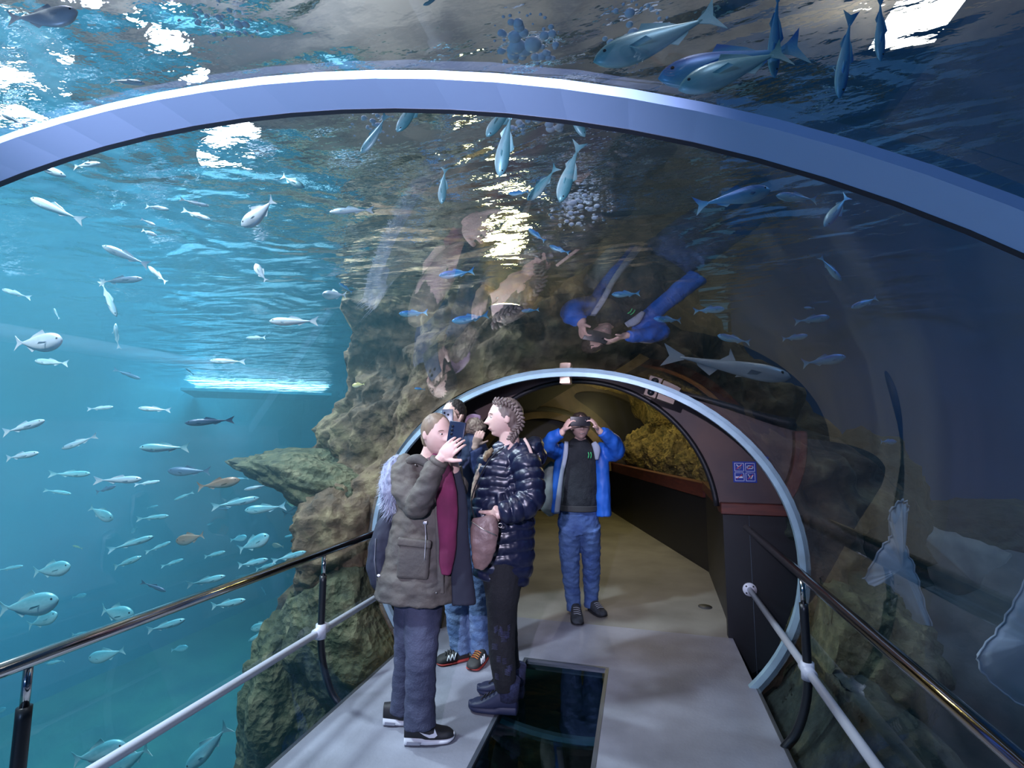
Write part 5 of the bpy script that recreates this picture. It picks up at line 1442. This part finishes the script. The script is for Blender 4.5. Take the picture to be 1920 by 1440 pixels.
    F.limb(bm, [(867, 985, 0.02, 40), (870, 1020, 0.02, 42), (871, 1050, 0.02, 40)], 0.65)
    F.limb(bm, [(856, 1030, 0.01, 25), (855, 1100, a1 * .4, 22), (857, 1160, a1 * .8, 19), (866, 1222, a1, 18)], 1.0)
    F.limb(bm, [(892, 1030, 0.01, 25), (896, 1100, a2 * .4, 21), (898, 1160, a2 * .8, 18), (901, 1224, a2, 17)], 1.0)
    sculpt('jeans', bm, DENIM3, r, 0.008, 2, folds(0.008, 16, 26))
    SB = mat('trail_shoe_black', (0.012, 0.013, 0.014), (0.03, 0.03, 0.03), 20, rough=0.7); SR = mat('sole_red', (0.42, 0.05, 0.04), rough=0.6); ZW = mat('mark_white', (0.8, 0.82, 0.86), rough=0.5)
    shoe(r, heel1, toe1, SB, SR, 0.095, 0.10, 0.022, lace=BLACK, zig=ZW, side_n=-FWH)
    shoe(r, heel2, toe2, SB, SR, 0.095, 0.10, 0.022, lace=mat('lace_red', (0.55, 0.30, 0.05), (0.5, 0.04, 0.03), 80), zig=ZW, side_n=RT)
    phone(F.P(839, 788, -0.255), RT, Vector((0, 0, 1)) + RT * 0.05, 0.075, 0.15, 'grey phone held before the face of the boy with glasses', mat('phone_grey', (0.10, 0.13, 0.18), rough=0.3), [(-0.02, 0.05), (-0.02, 0.025), (0.005, 0.038)])
    return r
boy()

# ---- man in the bright blue jacket, photographing the camera
def man():
    F = Fig(4.24)
    heel1, toe1, heel2, toe2 = on_z(1079, 1150), on_z(1084, 1175), on_z(1108, 1145), on_z(1134, 1159)
    base = on_z(1096, 1160); r = empty('person', (base.x, base.y, 0))
    tag(r, 'smiling man in bright blue jacket and jeans raising a phone with both hands', 'person')
    c = F.P(1088, 800, -0.02); h = 0.235
    R = frame(-FWH + Vector((0, 0, 0.04)))
    bm = bmesh.new()
    head_shape(bm, c, R, h)
    F.limb(bm, [(1088, 820, 0, 11), (1087, 834, 0.01, 13), (1087, 845, 0.02, 22)], 0.9)
    F.limb(bm, [(1086, 850, 0.02, 26), (1085, 900, 0.02, 26), (1085, 960, 0.02, 28)], 0.65)
    wl, wrr = F.P(1056, 808, -0.24), F.P(1122, 806, -0.24)
    F.limb(bm, [(1056, 846, 0, 9), (1030, 840, -0.12, 9), (1056, 808, -0.24, 6)])
    F.limb(bm, [(1118, 846, 0, 9), (1158, 846, -0.10, 9), (1122, 806, -0.24, 6)])
    hand(bm, wl, F.P(1067, 788, -0.27) - wl, (RT * 0.9 + FWH * 0.1), 1, 0.65, 1.0)
    hand(bm, wrr, F.P(1110, 786, -0.27) - wrr, (RT * -0.9 + FWH * 0.1), -1, 0.65, 1.0)
    a1, a2 = foot_off(F, heel1), foot_off(F, heel2)
    F.limb(bm, [(1070, 985, 0.01, 14), (1068, 1030, a1 * .4, 11), (1070, 1070, a1 * .7, 9), (1073, 1110, a1, 8), (1077, 1142, a1, 7)], 0.9)
    F.limb(bm, [(1104, 985, 0.01, 14), (1107, 1030, a2 * .4, 11), (1109, 1070, a2 * .7, 9), (1108, 1110, a2, 8), (1109, 1136, a2, 7)], 0.9)
    body = sculpt('body', bm, SKIN, r, 0.005, 1)
    face_bits(body, c, R, h, mat('brow_brown', (0.16, 0.10, 0.07)), LIP)
    bm = bmesh.new(); tube(bm, smoothpts([c + R @ (Vector(q) * h) for q in ((-0.08, 0.405, -0.255), (0, 0.437, -0.272), (0.08, 0.405, -0.255))], 3), 0.010 * h, 6); k = obj('teeth', bm, mat('teeth', (0.8, 0.78, 0.74))); k.parent = body
    bm = bmesh.new(); hair_cap(bm, c, R, h, 0.055, 0.362, 0.41, 0.43, 0.125)
    sculpt('hair', bm, mat('hair_brown', (0.035, 0.024, 0.02), (0.07, 0.05, 0.04), 50, rough=0.6), r, 0.006, 1, folds(0.006, 60))
    BJ = mat('jumper_charcoal', (0.012, 0.017, 0.024), (0.022, 0.028, 0.036), 14, rough=0.9, bump=0.4, bscale=90)
    bm = bmesh.new(); F.limb(bm, [(1088, 822, 0, 13), (1087, 834, 0, 24), (1086, 846, 0, 38), (1085, 880, 0, 39), (1084, 920, 0, 38), (1084, 950, 0, 37)], 0.62, 24); sculpt('jumper', bm, BJ, r, 0.008, 2, folds(0.006, 14))
    bm = bmesh.new(); F.limb(bm, [(1084, 946, 0, 38.0), (1084, 957, 0, 36.5)], 0.63, 24); keep(obj('hem_rib', bm, mat('rib_grey', (0.045, 0.05, 0.055), rough=0.95)), r)
    BL = mat('jacket_blue', (0.012, 0.10, 0.50), (0.02, 0.14, 0.62), 5, rough=0.5, bump=0.15, bscale=20)
    GRY = mat('jacket_lining_grey', (0.34, 0.40, 0.52), rough=0.8)
    bm = bmesh.new()
    F.limb(bm, [(1058, 838, 0.01, 12), (1046, 846, -0.02, 15), (1030, 838, -0.11, 15), (1036, 822, -0.18, 13), (1052, 812, -0.23, 10)])
    F.limb(bm, [(1118, 838, 0.01, 12), (1138, 848, -0.02, 16), (1156, 846, -0.10, 16), (1148, 826, -0.17, 14), (1127, 809, -0.23, 10.5)])
    F.limb(bm, [(1120, 838, -0.03, 10), (1128, 865, -0.05, 12), (1131, 900, -0.05, 13), (1132, 935, -0.05, 14), (1133, 967, -0.04, 14)], 0.9)
    F.limb(bm, [(1054, 838, -0.02, 9), (1048, 870, -0.03, 9), (1045, 910, -0.03, 9), (1042, 962, -0.02, 8)], 1.0)
    F.limb(bm, [(1088, 838, 0.06, 34), (1087, 890, 0.07, 40), (1087, 950, 0.07, 42)], 0.35)
    sculpt('jacket', bm, BL, r, 0.0085, 2, folds(0.008, 18, 8))
    for pts in ([(1062, 828, -0.11, 4), (1060, 855, -0.13, 4.5), (1053, 890, -0.13, 4), (1048, 930, -0.12, 5), (1044, 962, -0.10, 5)], [(1113, 830, -0.10, 5), (1119, 842, -0.12, 7), (1119, 862, -0.125, 3)]):
        bm = bmesh.new(); F.limb(bm, pts, 0.6, 12); keep(obj('jacket_lining', bm, GRY), r)
    GN = mat('logo_green', (0.08, 0.75, 0.25), rough=0.5)
    for q in (1103, 1107.5):
        bm = bmesh.new(); tube(bm, smoothpts([F.P(q, 848, -0.125), F.P(q + 1.2, 853, -0.128), F.P(q, 859, -0.128)], 3), 0.004, 6); keep(obj('green_emblem', bm, GN), r)
    bm = bmesh.new()
    F.limb(bm, [(1085, 952, 0.02, 36), (1085, 985, 0.02, 38), (1086, 1000, 0.02, 34)], 0.62)
    F.limb(bm, [(1070, 985, 0.01, 22), (1068, 1030, a1 * .4, 19), (1070, 1070, a1 * .7, 16), (1073, 1110, a1, 14), (1077, 1144, a1, 13)])
    F.limb(bm, [(1104, 985, 0.01, 22), (1107, 1030, a2 * .4, 18), (1109, 1070, a2 * .7, 16), (1108, 1110, a2, 13.5), (1109, 1138, a2, 13)])
    sculpt('jeans', bm, DENIM, r, 0.0085, 2, folds(0.009, 16, 24))
    SG = mat('hiking_shoe', (0.045, 0.055, 0.07), (0.02, 0.024, 0.03), 25, rough=0.8)
    for hl, to in ((heel1, toe1), (heel2, toe2)): shoe(r, hl, to, SG, BLACK, 0.105, 0.105, 0.026, lace=mat('lace_grey', (0.3, 0.33, 0.38)))
    bp = empty('backpack', F.P(1028, 915, 0.08)); tag(bp, 'grey green rucksack hanging behind the man in the blue jacket', 'backpack')
    GG = mat('pack_grey', (0.14, 0.17, 0.17), (0.28, 0.32, 0.32), 5, rough=0.8, bump=0.2)
    bm = bmesh.new(); F.limb(bm, [(1040, 868, 0.07, 9), (1031, 890, 0.07, 15), (1027, 920, 0.07, 17), (1030, 948, 0.07, 16), (1038, 964, 0.07, 9)], 1.3); sculpt('pack_body', bm, GG, bp, 0.009, 2, folds(0.014, 16, 6))
    phone(F.P(1088, 790, -0.29), RT, Vector((0, 0, 1)), 0.165, 0.078, 'black phone held sideways by the man in the blue jacket', mat('phone_black', (0.010, 0.010, 0.016), rough=0.35), [(0.062, 0.016), (0.062, -0.006), (0.042, 0.006)])
    return r
man()
finish_people()
